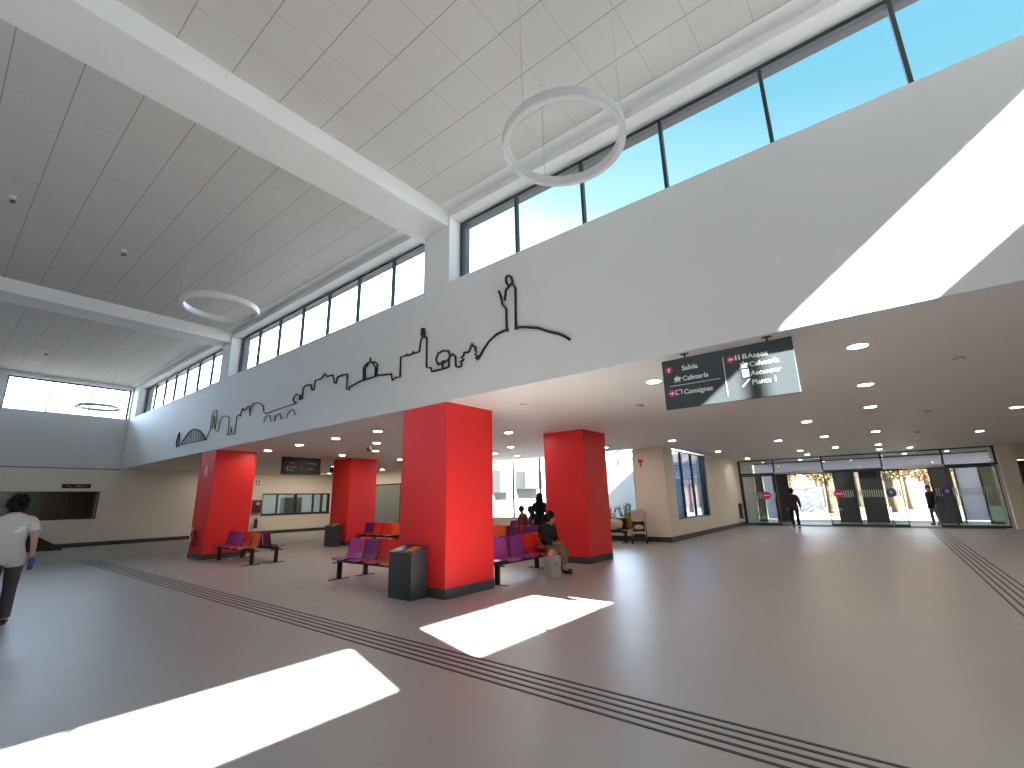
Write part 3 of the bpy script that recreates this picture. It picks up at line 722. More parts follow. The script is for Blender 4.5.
# safety items
t = thing('fire_extinguisher', 'red fire extinguisher hung on the left red pillar', 'extinguisher', (-16.93, 5.50, .36))
MB().lathe([(.02, 0), (.07, .005), (.075, .03), (.075, .42), (.05, .48), (.025, .50), (.025, .53)], 0, 0, 20).build('cylinder', mat('ext_red', (.45, .012, .02), .35), t, True)
MB().tube([(-.02, 0, .53), (-.05, -.03, .57), (.06, -.05, .56)], .014, 8).build('valve', M_DARK, t)
MB().tube([(.03, -.01, .53), (.09, -.01, .48), (.10, -.01, .30), (.09, -.01, .15)], .010, 8).build('hose', M_DARK, t)
MB().box(-.045, .045, -.079, -.070, .15, .32).build('instruction_plate', M_WHITE, t)
t = tag(MB().box(-17.44, -17.27, 5.575, 5.596, .72, .92, .003).build('safety_notice', mat('notice_pale', (.75, .55, .56), .5)), 'small white and red notice above the extinguisher on left pillar', 'notice')
t = thing('safety_sign', 'red and white extinguisher sign high on the left red pillar', 'sign', (-16.86, 5.592, 2.48))
MB().box(-.12, .12, -.008, .006, 0, .34, .002).build('plate', mat('sign_pinkred', (.90, .32, .32), .5), t)
MB().box(-.05, .05, -.010, -.008, .10, .28).build('pictogram', mat('sign_pale', (.8, .5, .5), .5), t)
t = thing('fire_hose_cabinet', 'dark red fire hose cabinet on the beige wall beside left pillar', 'cabinet', (W, 11.42, 1.14))
MB().box(0.0, .16, 0, .44, 0, .68, .006).build('box', mat('hose_red', (.17, .018, .02), .4), t)
MB().box(.16, .175, .02, .42, .02, .66, .004).build('door', mat('hose_door', (.12, .012, .014), .3), t)
MB().box(.175, .18, .16, .34, .42, .56).build('glass_notice', mat('hose_pale', (.5, .4, .35), .4), t)
t = thing('fire_extinguisher', 'dark fire extinguisher on the beige wall below the hose cabinet', 'extinguisher', (W + .12, 11.68, .34))
MB().lathe([(.02, 0), (.085, .005), (.09, .03), (.09, .40), (.06, .48), (.025, .50), (.025, .54)], 0, 0, 18).build('cylinder', mat('ext_dark', (.10, .02, .02), .4), t, True)
MB().tube([(-.02, 0, .54), (.05, -.03, .58)], .014, 8).build('valve', M_DARK, t)
t = thing('safety_sign', 'faint red sign on the beige wall above the hose cabinet', 'sign', (W, 11.5, 2.62))
MB().box(0.0, .012, 0, .22, 0, .26).build('plate', mat('sign_fade', (.6, .18, .15), .5), t); MB().box(.012, .014, .06, .16, .06, .2).build('pictogram', M_INK, t)
t = thing('safety_sign', 'small red alarm sign on the beige wall corner above the stroller', 'sign', (-6.97, NB, 2.60))
MB().box(-.09, .09, -.01, 0, .16, .28).build('plate', M_SRED, t); MB().box(-.03, .03, -.012, 0, 0, .16).build('stem', M_SRED, t)
t = tag(MB().box(-6.5, -6.42, NB - .012, NB, .5, .58, .004).build('wall_socket', M_WHITE), 'white socket low on the beige wall corner', 'socket')
t = thing('wall_heater', 'small dark box mounted on the wall just left of the entrance', 'box', (BX, 26.3, .35))
MB().box(0.0, .14, -.12, .12, 0, .75, .01).build('body', M_SLATE, t); MB().box(.14, .15, -.09, .09, .45, .66).build('face', M_DARK, t)
# ------------------------------------------------------------------ floor inlays
def strip(label, along, p0, p1, q0, n=5, pitch=.098):
    t = thing('tactile_strip', label, 'floor strip')
    for k in range(n):
        q = q0 + k * pitch
        b = MB()
        if along == 'x': b.box(p0, p1, q - .014, q + .014, 0, .004)
        else: b.box(q - .014, q + .014, p0, p1, 0, .004)
        b.build('rib', mat('rib_dark', (.028, .027, .025), .6), t)
    return t
strip('ribbed guidance strip crossing the hall floor in front of the bins', 'x', -19.7, 3.5, 3.43)
strip('ribbed guidance strip leading to the right entrance doors', 'y', 3.95, 26.9, 1.06)
struct(MB().box(-19.95, -19.86, SO, NB - .02, 0, .003).build('trim_5', M_SLATE), 'dark floor joint crossing the hall near the far end', 'trim')
struct(MB().box(-5.6, 3.4, FY - .6, FY + .8, 0, .003).build('trim_6', mat('mat_grey', (.12, .115, .11), .9)), 'dark entrance mat at the doors', 'trim')
# ------------------------------------------------------------------ skyline drawing on the long wall
ART = {
 'bridge': [
  [(-19.81,3.64),(-19.95,3.82),(-19.90,4.00),(-19.78,4.17),(-19.67,3.91),(-19.69,3.66),(-19.42,3.69),(-18.27,3.68),(-17.05,3.66)],
  [(-19.43,3.71),(-19.25,3.83),(-19.04,3.94),(-18.84,4.06),(-18.57,4.13),(-18.27,4.13),(-17.96,4.08),(-17.63,3.97),(-17.36,3.84),(-17.13,3.68)],
 ],
 'hatch': [
  [(-19.31,3.79),(-19.25,3.72)],
  [(-19.18,3.87),(-19.08,3.71)],
  [(-19.04,3.94),(-18.92,3.70)],
  [(-18.91,4.02),(-18.75,3.70)],
  [(-18.76,4.08),(-18.58,3.70)],
  [(-18.61,4.12),(-18.41,3.69)],
  [(-18.45,4.13),(-18.24,3.68)],
  [(-18.28,4.13),(-18.08,3.68)],
  [(-18.11,4.11),(-17.91,3.68)],
  [(-17.93,4.07),(-17.75,3.67)],
  [(-17.76,4.02),(-17.60,3.67)],
  [(-17.60,3.96),(-17.47,3.67)],
  [(-17.45,3.89),(-17.35,3.67)],
  [(-17.30,3.80),(-17.23,3.67)],
 ],
 'towers': [
  [(-17.05,3.66),(-16.97,3.82),(-16.84,3.95),(-16.84,4.20),(-16.84,4.45),(-16.75,4.54),(-16.50,4.55),(-16.41,4.27),(-16.42,3.95),(-16.30,3.83),(-16.14,3.83),(-16.13,4.16),(-15.90,4.27),(-15.63,4.25),(-15.42,4.18),(-15.36,3.87),(-15.38,3.64),(-15.22,3.61),(-15.20,3.85),(-15.04,3.62),(-14.86,3.61),(-14.85,3.89),(-14.87,4.14),(-14.68,4.17),(-14.58,4.10),(-14.57,4.27),(-14.49,4.34),(-14.42,4.25),(-14.24,4.26),(-14.13,4.36),(-14.01,4.23),(-13.95,4.04),(-13.97,4.32),(-13.78,4.38),(-13.50,4.36),(-13.30,4.29),(-13.13,4.20),(-13.09,4.05),(-12.94,3.97),(-12.08,4.00),(-11.29,4.02)],
  [(-16.68,3.97),(-16.68,4.22),(-16.67,4.39),(-16.55,4.21),(-16.49,3.97)],
 ],
 'arches': [
  [(-13.00,3.73),(-12.97,3.86),(-12.85,3.90),(-12.68,3.88),(-12.58,3.71)],
  [(-12.37,3.70),(-12.36,3.82),(-12.25,3.86),(-12.10,3.85),(-11.99,3.70)],
  [(-11.73,3.69),(-11.70,3.78),(-11.58,3.85),(-11.44,3.88),(-11.35,3.83),(-11.31,3.73)],
 ],
 'houses': [
  [(-11.29,4.02),(-11.45,4.11),(-11.43,4.20),(-11.30,4.25),(-11.09,4.18),(-11.13,4.09),(-11.00,4.09),(-11.00,4.35),(-10.88,4.41),(-10.61,4.38),(-10.55,4.23),(-10.46,4.22),(-10.43,4.46),(-10.17,4.45),(-10.02,4.55),(-9.90,4.46),(-9.65,4.45),(-9.56,4.24),(-9.50,4.22),(-9.45,4.36),(-9.27,4.38),(-9.05,4.36),(-9.04,4.01),(-8.94,3.98),(-8.93,4.04),(-8.46,4.11),(-8.41,4.10),(-7.94,4.11),(-7.94,4.12),(-7.45,4.06),(-7.41,3.92),(-7.31,3.96),(-7.17,3.95),(-7.17,4.36),(-7.00,4.35),(-6.98,4.38),(-6.94,4.34),(-6.81,4.35),(-6.79,4.39),(-6.76,4.35),(-6.61,4.35),(-6.57,4.58),(-6.52,4.62),(-6.45,4.61),(-6.40,4.59),(-6.39,3.99),(-6.26,3.95),(-6.24,3.88),(-5.94,3.87),(-5.79,3.88)],
 ],
 'dome': [
  [(-8.42,4.11),(-8.44,4.39),(-8.34,4.45),(-8.20,4.47),(-8.03,4.43),(-7.94,4.37),(-7.94,4.11)],
  [(-8.35,4.12),(-8.37,4.34),(-8.30,4.43),(-8.20,4.49),(-8.08,4.41),(-8.00,4.29),(-8.00,4.12)],
  [(-8.20,4.47),(-8.20,4.56)],
 ],
 'spire': [
  [(-6.49,4.62),(-6.49,4.78)],
  [(-6.52,4.69),(-6.45,4.67)],
 ],
 'tree': [
  [(-5.95,3.88),(-5.96,4.01),(-5.91,4.02)],
  [(-5.96,3.99),(-6.07,3.98),(-6.13,4.09),(-6.08,4.19),(-5.95,4.22),(-5.80,4.18),(-5.76,4.07),(-5.82,4.01),(-5.98,3.96)],
 ],
 'bushes': [
  [(-5.79,3.88),(-5.78,4.06),(-5.69,4.10),(-5.62,4.04),(-5.61,3.85),(-5.55,3.83),(-5.48,3.83),(-5.46,3.88),(-5.51,3.91),(-5.41,3.94),(-5.48,3.99),(-5.41,4.02),(-5.41,4.07),(-5.33,4.05),(-5.28,4.06),(-5.25,4.13),(-5.22,4.18),(-5.17,4.12),(-5.12,4.10),(-5.15,4.05),(-5.10,4.01),(-5.15,3.98),(-5.08,3.93),(-5.13,3.91),(-5.08,3.87),(-5.04,3.91)],
 ],
 'hill': [
  [(-5.04,3.91),(-4.95,4.02),(-4.82,4.14),(-4.66,4.22),(-4.51,4.24),(-4.41,4.24)],
  [(-4.27,4.22),(-4.16,4.22),(-3.82,4.12),(-3.61,4.00),(-3.45,3.93),(-3.35,3.87),(-3.26,3.79)],
 ],
 'figure': [
  [(-4.41,4.22),(-4.44,4.25),(-4.44,4.61),(-4.52,4.71),(-4.54,4.82),(-4.47,4.77),(-4.44,4.95),(-4.39,4.98),(-4.30,5.03),(-4.24,4.92),(-4.25,4.23)],
  [(-4.54,4.82),(-4.56,4.90),(-4.60,4.98)],
  [(-4.37,4.99),(-4.43,5.09),(-4.43,5.18),(-4.38,5.20),(-4.32,5.15),(-4.29,5.05),(-4.37,4.99)],
 ],
}

t = thing('skyline_drawing', 'black line drawing of a city skyline and robed figure on white wall', 'wall art', (0, D, 0))
NAMES = {'bridge': ('arched_bridge', .020), 'hatch': ('bridge_hanger', .011), 'towers': ('tower_outline', .014), 'arches': ('low_arch', .014), 'houses': ('rooftop_outline', .019), 'dome': ('dome_outline', .020),
         'spire': ('spire', .045), 'tree': ('tree_outline', .020), 'bushes': ('bush_outline', .020), 'hill': ('hill_outline', .021), 'figure': ('robed_figure_outline', .021)}
M_FAINT = mat('wire_grey', (.13, .14, .16), .5)
for k, lines in ART.items():
    nm, r = NAMES[k]
    for ln in lines:
        MB().tube([(x, -r - .003, z) for x, z in ln], r, 6).build(nm, M_FAINT if k in ('towers', 'arches', 'hatch') else M_PAINTED, t, False)
# ------------------------------------------------------------------ people
def skinmesh(J, edges, root, sub=2, join=(), voxel=None, smooth=2):
    """J: name -> ((x,y,z), radius); grow one skin over the joints and return a mesh"""
    names = list(J); idx = {n: i for i, n in enumerate(names)}
    me = bpy.data.meshes.new('skin_src')
    me.from_pydata([J[n][0] for n in names], [(idx[a], idx[c]) for a, c in edges], [])
    o = bpy.data.objects.new('skin_src', me); COL.objects.link(o)
    md = o.modifiers.new('s', 'SKIN'); md.use_smooth_shade = True
    lay = me.skin_vertices[0].data
    for n in names:
        r = J[n][1]; r = r if isinstance(r, tuple) else (r, r)
        lay[idx[n]].radius = r; lay[idx[n]].use_root = (n == root)
    sb = o.modifiers.new('u', 'SUBSURF'); sb.levels = sub; sb.render_levels = sub
    bpy.context.view_layer.update()
    m = bpy.data.meshes.new_from_object(o.evaluated_get(bpy.context.evaluated_depsgraph_get()))
    bpy.data.objects.remove(o)
    if join or voxel:
        bm = bmesh.new(); bm.from_mesh(m)
        for j in join: bm.from_mesh(j)
        bm.to_mesh(m); bm.free()
    if voxel:
        o = bpy.data.objects.new('rm', m); COL.objects.link(o)
        r = o.modifiers.new('r', 'REMESH'); r.mode = 'VOXEL'; r.voxel_size = voxel; r.use_smooth_shade = True
        s = o.modifiers.new('sm', 'SMOOTH'); s.iterations = smooth; s.factor = .5
        bpy.context.view_layer.update()
        m2 = bpy.data.meshes.new_from_object(o.evaluated_get(bpy.context.evaluated_depsgraph_get()))
        bpy.data.objects.remove(o); m = m2
    for p in m.polygons: p.use_smooth = True
    return m
def put(me, name, m, parent, label=None):
    me.materials.clear(); me.materials.append(m); me.name = name
    o = bpy.data.objects.new(name, me); COL.objects.link(o); o.parent = parent
    if label: o['label'] = label
    return o
def xf(me, M):
    me.transform(M); return me
def headmesh(c, R):
    """face towards +Y: skull, jaw, nose, brow, ears"""
    b = MB()
    def f(p, u):
        if u.z < -.1 and u.y < .3: p.y *= 1 + .35 * (u.z + .1)
        if u.z < 0: p.x *= 1 + .32 * u.z
        if u.z < -.3 and u.y > .2: p.y += .012
        return p
    b.ball((0, 0, 0), .076, .098, .118, 20, 14, f)
    b.ball((0, .100, -.018), .013, .020, .022, 8, 6); b.ball((0, .092, .008), .010, .012, .03, 8, 6)
    b.ball((0, .088, -.062), .024, .012, .012, 8, 6); b.ball((0, .08, -.10), .024, .018, .018, 8, 6)
    for s in (-1, 1): b.ball((s * .078, -.008, -.012), .010, .022, .032, 8, 6)
    me = bpy.data.meshes.new('h'); b.bm.to_mesh(me); b.bm.free()
    return xf(me, Matrix.Translation(c) @ R)
def handmesh(side, M, curl=.5):
    """palm and five fingers; fingers run along -Z, palm faces inward (towards -side X), thumb towards +Y"""
    J = {'w': ((0, 0, .02), (.024, .018)), 'p': ((0, .0, -.045), (.036, .016)), 'k': ((0, 0, -.085), (.036, .014))}
    me = skinmesh(J, [('w', 'p'), ('p', 'k')], 'p', 1)
    parts = [me]
    for i, (yy, ln) in enumerate(((.030, .070), (.010, .080), (-.010, .075), (-.029, .058))):
        q = -side
        J = {'a': ((0, yy, -.075), .010), 'b': ((q * .006 * curl, yy * 1.05, -.085 - ln * .40), .009), 'c': ((q * ln * .35 * curl, yy * 1.08, -.085 - ln * .75), .0085), 'd': ((q * ln * .7 * curl, yy * 1.08, -.085 - ln * .95), .007)}
        parts.append(skinmesh(J, [('a', 'b'), ('b', 'c'), ('c', 'd')], 'a', 1))
    J = {'a': ((0, .022, -.02), .012), 'b': ((-side * .012, .050, -.05), .011), 'c': ((-side * .020, .060, -.085), .009)}
    parts.append(skinmesh(J, [('a', 'b'), ('b', 'c')], 'a', 1))
    bm = bmesh.new()
    for p in parts: bm.from_mesh(p)
    m = bpy.data.meshes.new('hand'); bm.to_mesh(m); bm.free()
    return xf(m, M)
def eyes(parent, c, R):
    for s in (-1, 1):
        b = MB(); b.ball((s * .031, .089, .012), .011, .008, .007, 8, 6)
        me = bpy.data.meshes.new('eye'); b.bm.to_mesh(me); b.bm.free(); xf(me, Matrix.Translation(c) @ R); put(me, 'eye', mat('eye_dark', (.02, .015, .012), .2), parent)
    b = MB(); b.ball((0, .0965, -.062), .022, .006, .006, 8, 6)
    me = bpy.data.meshes.new('mouth'); b.bm.to_mesh(me); b.bm.free(); xf(me, Matrix.Translation(c) @ R); put(me, 'mouth', mat('lip', (.42, .16, .13), .5), parent)
def haircap(parent, c, R, m, style='short'):
    b = MB(); big = 1.16 if style == 'bushy' else 1.15
    def f(p, u):
        if u.y > .45 and u.z < .55: p *= .86
        return p
    b.ball((0, -.014, .022), .090, .108, .118, 20, 14, f)
    if style == 'bushy':
        rnd = random.Random(3)
        for k in range(26):
            a = rnd.uniform(0, 2 * PI); e = rnd.uniform(-.25, 1.3)
            d = Vector((math.cos(a) * math.cos(e) * .085, math.sin(a) * math.cos(e) * .098 - .02, math.sin(e) * .11 + .03))
            if d.y > .05 and d.z < .09: continue
            b.ball(d, .034, .034, .034, 8, 6)
    me = bpy.data.meshes.new('hair'); b.bm.to_mesh(me); b.bm.free(); xf(me, Matrix.Translation(c) @ R @ Matrix.Scale(big, 4))
    return put_s(me, 'hair', m, parent)
def put_s(me, name, m, parent):
    for p in me.polygons: p.use_smooth = True
    return put(me, name, m, parent)
SKIN = noisy('skin', (.50, .27, .19), (.55, .31, .22), 20, .5)
HAIR = noisy('hair_black', (.008, .007, .006), (.016, .013, .011), 40, .75, .12)
import numpy as np
def figure(name_label, loc, rz, J, hands, head, clothes, voxel=.011, gloves=(), face=True):
    """body: skin over the joints, remeshed with head and hands; clothes: the body's own faces by bone, lifted off the skin"""
    t = thing('person', name_label, 'person', loc, rz)
    hc, hr = head
    E_ = [('pelvis', 'chest'), ('chest', 'neck'), ('neck', 'headb')]
    for s in 'LR': E_ += [('chest', 'sh' + s), ('sh' + s, 'el' + s), ('el' + s, 'wr' + s), ('pelvis', 'hp' + s), ('hp' + s, 'kn' + s), ('kn' + s, 'an' + s), ('an' + s, 'to' + s)]
    extra = [headmesh(hc, hr)]; gl = []
    for s, Mx in hands.items():
        h = handmesh(1 if s == 'R' else -1, Mx)
        if s in gloves: gl.append(h)
        extra.append(h)
    me = skinmesh(J, E_, 'pelvis', 2, extra, voxel, 2)
    put(me, 'body', SKIN, t)
    n = len(me.vertices); co = np.empty(n * 3); me.vertices.foreach_get('co', co); co = co.reshape(-1, 3)
    no = np.empty(n * 3); me.vertices.foreach_get('normal', no); no = no.reshape(-1, 3)
    best = np.full(n, 9.); bone = np.zeros(n, int); tt = np.zeros(n)
    for i, (p, q) in enumerate(E_):
        A = np.array(J[p][0]); Bv = np.array(J[q][0]) - A
        ra, rb = [np.mean(J[k][1]) for k in (p, q)]
        tp = np.clip(((co - A) @ Bv) / (Bv @ Bv), 0, 1)
        d = np.linalg.norm(co - A - tp[:, None] * Bv, axis=1) - (ra + (rb - ra) * tp) * .8
        m = d < best; best[m] = d[m]; bone[m] = i; tt[m] = tp[m]
    names = [p[:2] + '-' + q[:2] for p, q in E_]
    faces = [tuple(p.vertices) for p in me.polygons]
    hd = np.linalg.norm(co - np.array(hc), axis=1) < .115
    for nm, m, reg, off, flare in clothes:
        sel = np.zeros(n, bool); lift = np.full(n, off)
        for i, b_ in enumerate(names):
            if b_ in reg:
                lo, hi = reg[b_]; k = (bone == i) & (tt >= lo) & (tt <= hi); sel |= k
                if flare and b_ in flare: lift[k] = off + flare[b_] * tt[k]
        sel &= ~hd
        keep = [f_ for f_ in faces if all(sel[v] for v in f_)]
        used = sorted({v for f_ in keep for v in f_}); ix = {v: i for i, v in enumerate(used)}
        P_ = co + no * lift[:, None]
        c = bpy.data.meshes.new(nm); c.from_pydata([tuple(P_[v]) for v in used], [], [tuple(ix[v] for v in f_) for f_ in keep])
        o = bpy.data.objects.new(nm, c); COL.objects.link(o)
        sm = o.modifiers.new('s', 'SMOOTH'); sm.iterations = 22 if nm != 'trousers' else 6; sm.factor = .5
        so_ = o.modifiers.new('t', 'SOLIDIFY'); so_.thickness = .012; so_.offset = -1
        bpy.context.view_layer.update()
        c2 = bpy.data.meshes.new_from_object(o.evaluated_get(bpy.context.evaluated_depsgraph_get()))
        bpy.data.objects.remove(o); put_s(c2, nm, m, t)
    for h in gl:
        bm = bmesh.new(); bm.from_mesh(h); bmesh.ops.recalc_face_normals(bm, faces=bm.faces[:])
        for v in bm.verts: v.co += v.normal * .005
        bm.to_mesh(h); bm.free(); put_s(h, 'glove', mat('nitrile_blue', (.06, .10, .50), .4), t)
    if face: eyes(t, hc, hr)
    return t
def top(m, sleeve=.6, nm='tshirt', low=.10, off=.016, up=1):
    r = {'pe-ch': (0, 1), 'ch-ne': (0, up), 'ne-he': (0, .22), 'ch-sh': (0, 1), 'sh-el': (0, min(1, sleeve)), 'pe-hp': (0, 1), 'hp-kn': (0, low)}
    if sleeve > 1: r['el-wr'] = (0, sleeve - 1)
    return (nm, m, r, off, None)
def legs(m, leg=.93, nm='trousers', off=.012):
    return (nm, m, {'pe-ch': (0, .3), 'pe-hp': (0, 1), 'hp-kn': (0, 1), 'kn-an': (0, leg)}, off, {'kn-an': .016})
I3 = Matrix.Identity(4)
def RZ(a): return Matrix.Rotation(a, 4, 'Z')
def RXm(a): return Matrix.Rotation(a, 4, 'X')
def RYm(a): return Matrix.Rotation(a, 4, 'Y')
T = Matrix.Translation
def standing(step=0.0, sc=1.0, arm=0.0):
    j = {'pelvis': ((0, 0, .95), .125), 'chest': ((0, 0, 1.28), (.145, .115)), 'neck': ((0, .0, 1.47), .075), 'headb': ((0, .02, 1.58), .072)}
    for s, q in (('L', -1), ('R', 1)):
        st = step * q
        j['sh' + s] = ((q * .18, -.005, 1.41), .052); j['el' + s] = ((q * .245, -.05 - arm * q, 1.14), .042); j['wr' + s] = ((q * .26, .04 - arm * 2.0 * q, .90), .028)
        j['hp' + s] = ((q * .095, 0, .91), .09); j['kn' + s] = ((q * .10, .03 + st * .5, .49), .056); j['an' + s] = ((q * .10, -.03 + st, .085 + max(0, -st) * .35), .036); j['to' + s] = ((q * .115, .11 + st, .035 + max(0, -st) * .15), .030)
    return j
def shoes(t, j, m, rot=0):
    for s in 'LR':
        a = Vector(j['an' + s][0]); b_ = Vector(j['to' + s][0]); d = (b_ - a); d.z = 0; d.normalize()
        J = {'h': (tuple(a - d * .035 + Vector((0, 0, -.045))), .042), 'm': (tuple(a + d * .06 + Vector((0, 0, -.045))), .042), 't': (tuple(Vector((b_.x, b_.y, b_.z - .002)) + d * .05), (.045, .034))}
        me = skinmesh(J, [('h', 'm'), ('m', 't')], 'm', 2)
        zmin = min(v.co.z for v in me.vertices)
        put(me, 'shoe', m, t)
C_GREY = noisy('tshirt_grey', (.52, .53, .54), (.56, .57, .58), 6, .85, .2)
C_DGREY = noisy('trouser_grey', (.065, .067, .075), (.085, .087, .095), 8, .85, .2)
C_BLACK = noisy('cloth_black', (.012, .014, .013), (.022, .024, .022), 8, .85, .2)
C_SHOE = mat('shoe_black', (.015, .015, .016), .5)
def hz(j, s, extra=I3):
    a = Vector(j['el' + s][0]); c = Vector(j['wr' + s][0]); d = (c - a).normalized()
    q = Vector((0, 0, -1)).rotation_difference(d).to_matrix().to_4x4()
    return T(c + d * .02) @ q @ extra
# man walking away at the left edge
j = standing(step=.20, arm=.03)
hc = Vector((0.01, .045, 1.60)); hr = RZ(-.35) @ RXm(-.12)

man = figure('man in grey t-shirt and blue gloves walking away at left edge', (-9.85, .93, 0), PI / 2 - .12, j, {'L': hz(j, 'L'), 'R': hz(j, 'R')}, (hc, hr),
    [legs(C_DGREY, .96, 'trousers', .024), top(C_GREY, .66, 'tshirt', .26, .036)], gloves=('L', 'R'))
haircap(man, hc, hr, HAIR, 'bushy'); shoes(man, j, C_SHOE)
# printed bird-like mark across the back of the t-shirt
def back_print(parent):
    tee = [c for c in parent.children if c.name.startswith('tshirt')][0]
    vs = [v.co for v in tee.data.vertices if v.co.y < -.02]
    def yb(x, z): return min(vs, key=lambda v: (v.x - x) ** 2 + (v.z - z) ** 2).y
    st = [[(-.15, 1.285), (-.10, 1.262), (-.04, 1.25), (.02, 1.248), (.08, 1.262), (.12, 1.29)], [(.02, 1.248), (.07, 1.29), (.10, 1.315), (.15, 1.318)], [(.12, 1.29), (.13, 1.262), (.10, 1.240)], [(.045, 1.315), (.09, 1.312), (.13, 1.318)]]
    for ln, r in zip(st, (.016, .024, .020, .014)): MB().tube([(x, yb(x, z) + r * .25, z) for x, z in ln], r, 6).build('back_print', mat('print_white', (.90, .90, .90), .7), parent)
back_print(man)
# seated pose
def sitting(seat_z=.45, lean=0.0, arms='lap'):
    p = Vector((0, 0, seat_z + .10))
    j = {'pelvis': (tuple(p), .11), 'chest': ((0, -.02 + lean, seat_z + .43), (.135, .11)), 'neck': ((0, .0 + lean * 1.3, seat_z + .61), .07), 'headb': ((0, .025 + lean * 1.4, seat_z + .70), .068)}
    for s, q in (('L', -1), ('R', 1)):
        j['sh' + s] = ((q * .165, -.01 + lean * 1.2, seat_z + .55), .05); j['el' + s] = ((q * .21, .03 + lean, seat_z + .29), .04); j['wr' + s] = ((q * .10, .23 + lean * .6, seat_z + .20), .027)
        j['hp' + s] = ((q * .09, .03, seat_z + .08), .088); j['kn' + s] = ((q * .09, .44, seat_z + .07), .056); j['an' + s] = ((q * .09, .44 + (.06 if q > 0 else -.04), .085), .036); j['to' + s] = ((q * .10, .57 + (.06 if q > 0 else -.04), .038), .030)
    return j
# seated woman, facing +X
j = sitting(.41, .06)
hc = Vector((0, .125, 1.125)); hr = RXm(-.28)
j['headb'] = ((0, .10, 1.06), .066)

wom = figure('woman with long dark hair and black top seated on bench in profile', (-6.17, 8.95, 0), -PI / 2, j, {'L': hz(j, 'L'), 'R': hz(j, 'R')}, (hc, hr),
    [legs(noisy('trouser_tan', (.20, .155, .10), (.25, .20, .135), 10, .85, .2), .80), top(noisy('top_black', (.018, .024, .021), (.03, .036, .032), 8, .85, .2), 1.88, 'top', .12, .038)])
M_HB = noisy('hair_brown', (.012, .010, .008), (.024, .019, .015), 40, .75, .12)
haircap(wom, hc, hr, M_HB); shoes(wom, j, C_SHOE)
J = {'a': ((0, .06, 1.20), (.10, .09)), 'b': ((0, .0, 1.08), (.12, .085)), 'c': ((0, -.085, .92), (.14, .075)), 'd': ((0, -.13, .76), (.13, .065)), 'e': ((0, -.14, .66), (.09, .045))}
put(skinmesh(J, [('a', 'b'), ('b', 'c'), ('c', 'd'), ('d', 'e')], 'b', 2), 'long_hair', M_HB, wom)
# shopping bag at her feet
t = thing('shopping_bag', 'white paper shopping bag on the floor at the seated woman', 'bag', (-5.66, 8.40, 0), -.15)
bm = bmesh.new()
lo = [bm.verts.new(p) for p in ((-.08, -.16, 0), (.08, -.16, 0), (.08, .16, 0), (-.08, .16, 0))]; hi = [bm.verts.new(p) for p in ((-.085, -.17, .40), (.085, -.165, .41), (.085, .17, .40), (-.085, .165, .41))]
bm.faces.new(lo[::-1])
for k in range(4): bm.faces.new([lo[k], lo[(k + 1) % 4], hi[(k + 1) % 4], hi[k]])
bmesh.ops.solidify(bm, geom=bm.faces[:], thickness=.004)
m = MB(); m.bm.free(); m.bm = bm; m.build('paper_body', mat('paper_white', (.66, .63, .61), .8), t)
MB().disc((.087, 0, .23), .04, 'x', .003).build('printed_mark', mat('mark_pink', (.55, .22, .22), .7), t)
for x in (-.07, .07): MB().tube([(x, -.07, .40), (x, -.06, .50), (x, 0, .54), (x, .06, .50), (x, .07, .40)], .005, 6).build('handle', mat('cord', (.55, .5, .45), .8), t)
t = tag(MB().ball((-5.66, 8.40, .40), .07, .14, .13, 16, 10, lambda p, u: p * (1 + .08 * math.sin(7 * u.x + 5 * u.y))).build('folded_scarf', noisy('scarf_salmon', (.55, .22, .14), (.62, .28, .18), 10, .9), None, True), 'salmon pink cloth sticking out of the white shopping bag', 'cloth')
t = thing('handbag', 'dark red handbag lying on the bench beside the seated woman', 'bag', (-6.10, 8.62, .44))
MB().ball((0, 0, .085), .10, .13, .085, 16, 10).build('body', mat('bag_wine', (.16, .02, .025), .45), t, True)
MB().tube([(0, -.09, .14), (0, -.05, .22), (0, .05, .22), (0, .09, .14)], .008, 6).build('strap', M_DARK, t)
# waiting family in front of the glazing
j = sitting(.45, .05); hc = Vector((0, .10, 1.20)); hr = RZ(.3) @ RXm(-.25); j['headb'] = ((0, .07, 1.12), .066)

q = figure('person in dark cap and red-brown jacket seated by the glazing', (-10.08, 13.30, 0), PI - .3, j, {'L': hz(j, 'L'), 'R': hz(j, 'R')}, (hc, hr),
    [legs(noisy('jeans', (.05, .07, .11), (.08, .10, .15), 9, .85)), top(noisy('jacket_rust', (.17, .035, .025), (.24, .07, .04), 9, .85, .2), 1.88, 'jacket', .22, .032)], .013)
b = MB(); b.ball((0, -.012, .03), .100, .120, .11, 18, 12); b.ball((0, .11, .055), .065, .06, .012, 12, 8)
me = bpy.data.meshes.new('cap'); b.bm.to_mesh(me); b.bm.free(); xf(me, T(hc) @ hr); put_s(me, 'cap', C_BLACK, q); shoes(q, j, C_SHOE)
j = sitting(.45, .12); hc = Vector((0, .20, 1.14)); hr = RXm(-.6); j['headb'] = ((0, .15, 1.08), .066); j['neck'] = ((0, .10, 1.03), .07)

q = figure('person with black hair and purple top bending over on the bench', (-9.54, 13.30, 0), PI - .5, j, {'L': hz(j, 'L'), 'R': hz(j, 'R')}, (hc, hr),
    [legs(MATS['jeans']), top(noisy('top_plum', (.09, .02, .06), (.13, .035, .09), 9, .85), 1.88, 'top', .12, .038)], .013)
haircap(q, hc, hr, HAIR, 'bushy'); shoes(q, j, C_SHOE)
j = standing(step=.03, arm=.0); hc = Vector((0, .03, 1.60)); hr = RZ(.5)
for k in j: j[k] = ((j[k][0][0] * .95, j[k][0][1], j[k][0][2] * .985), j[k][1])

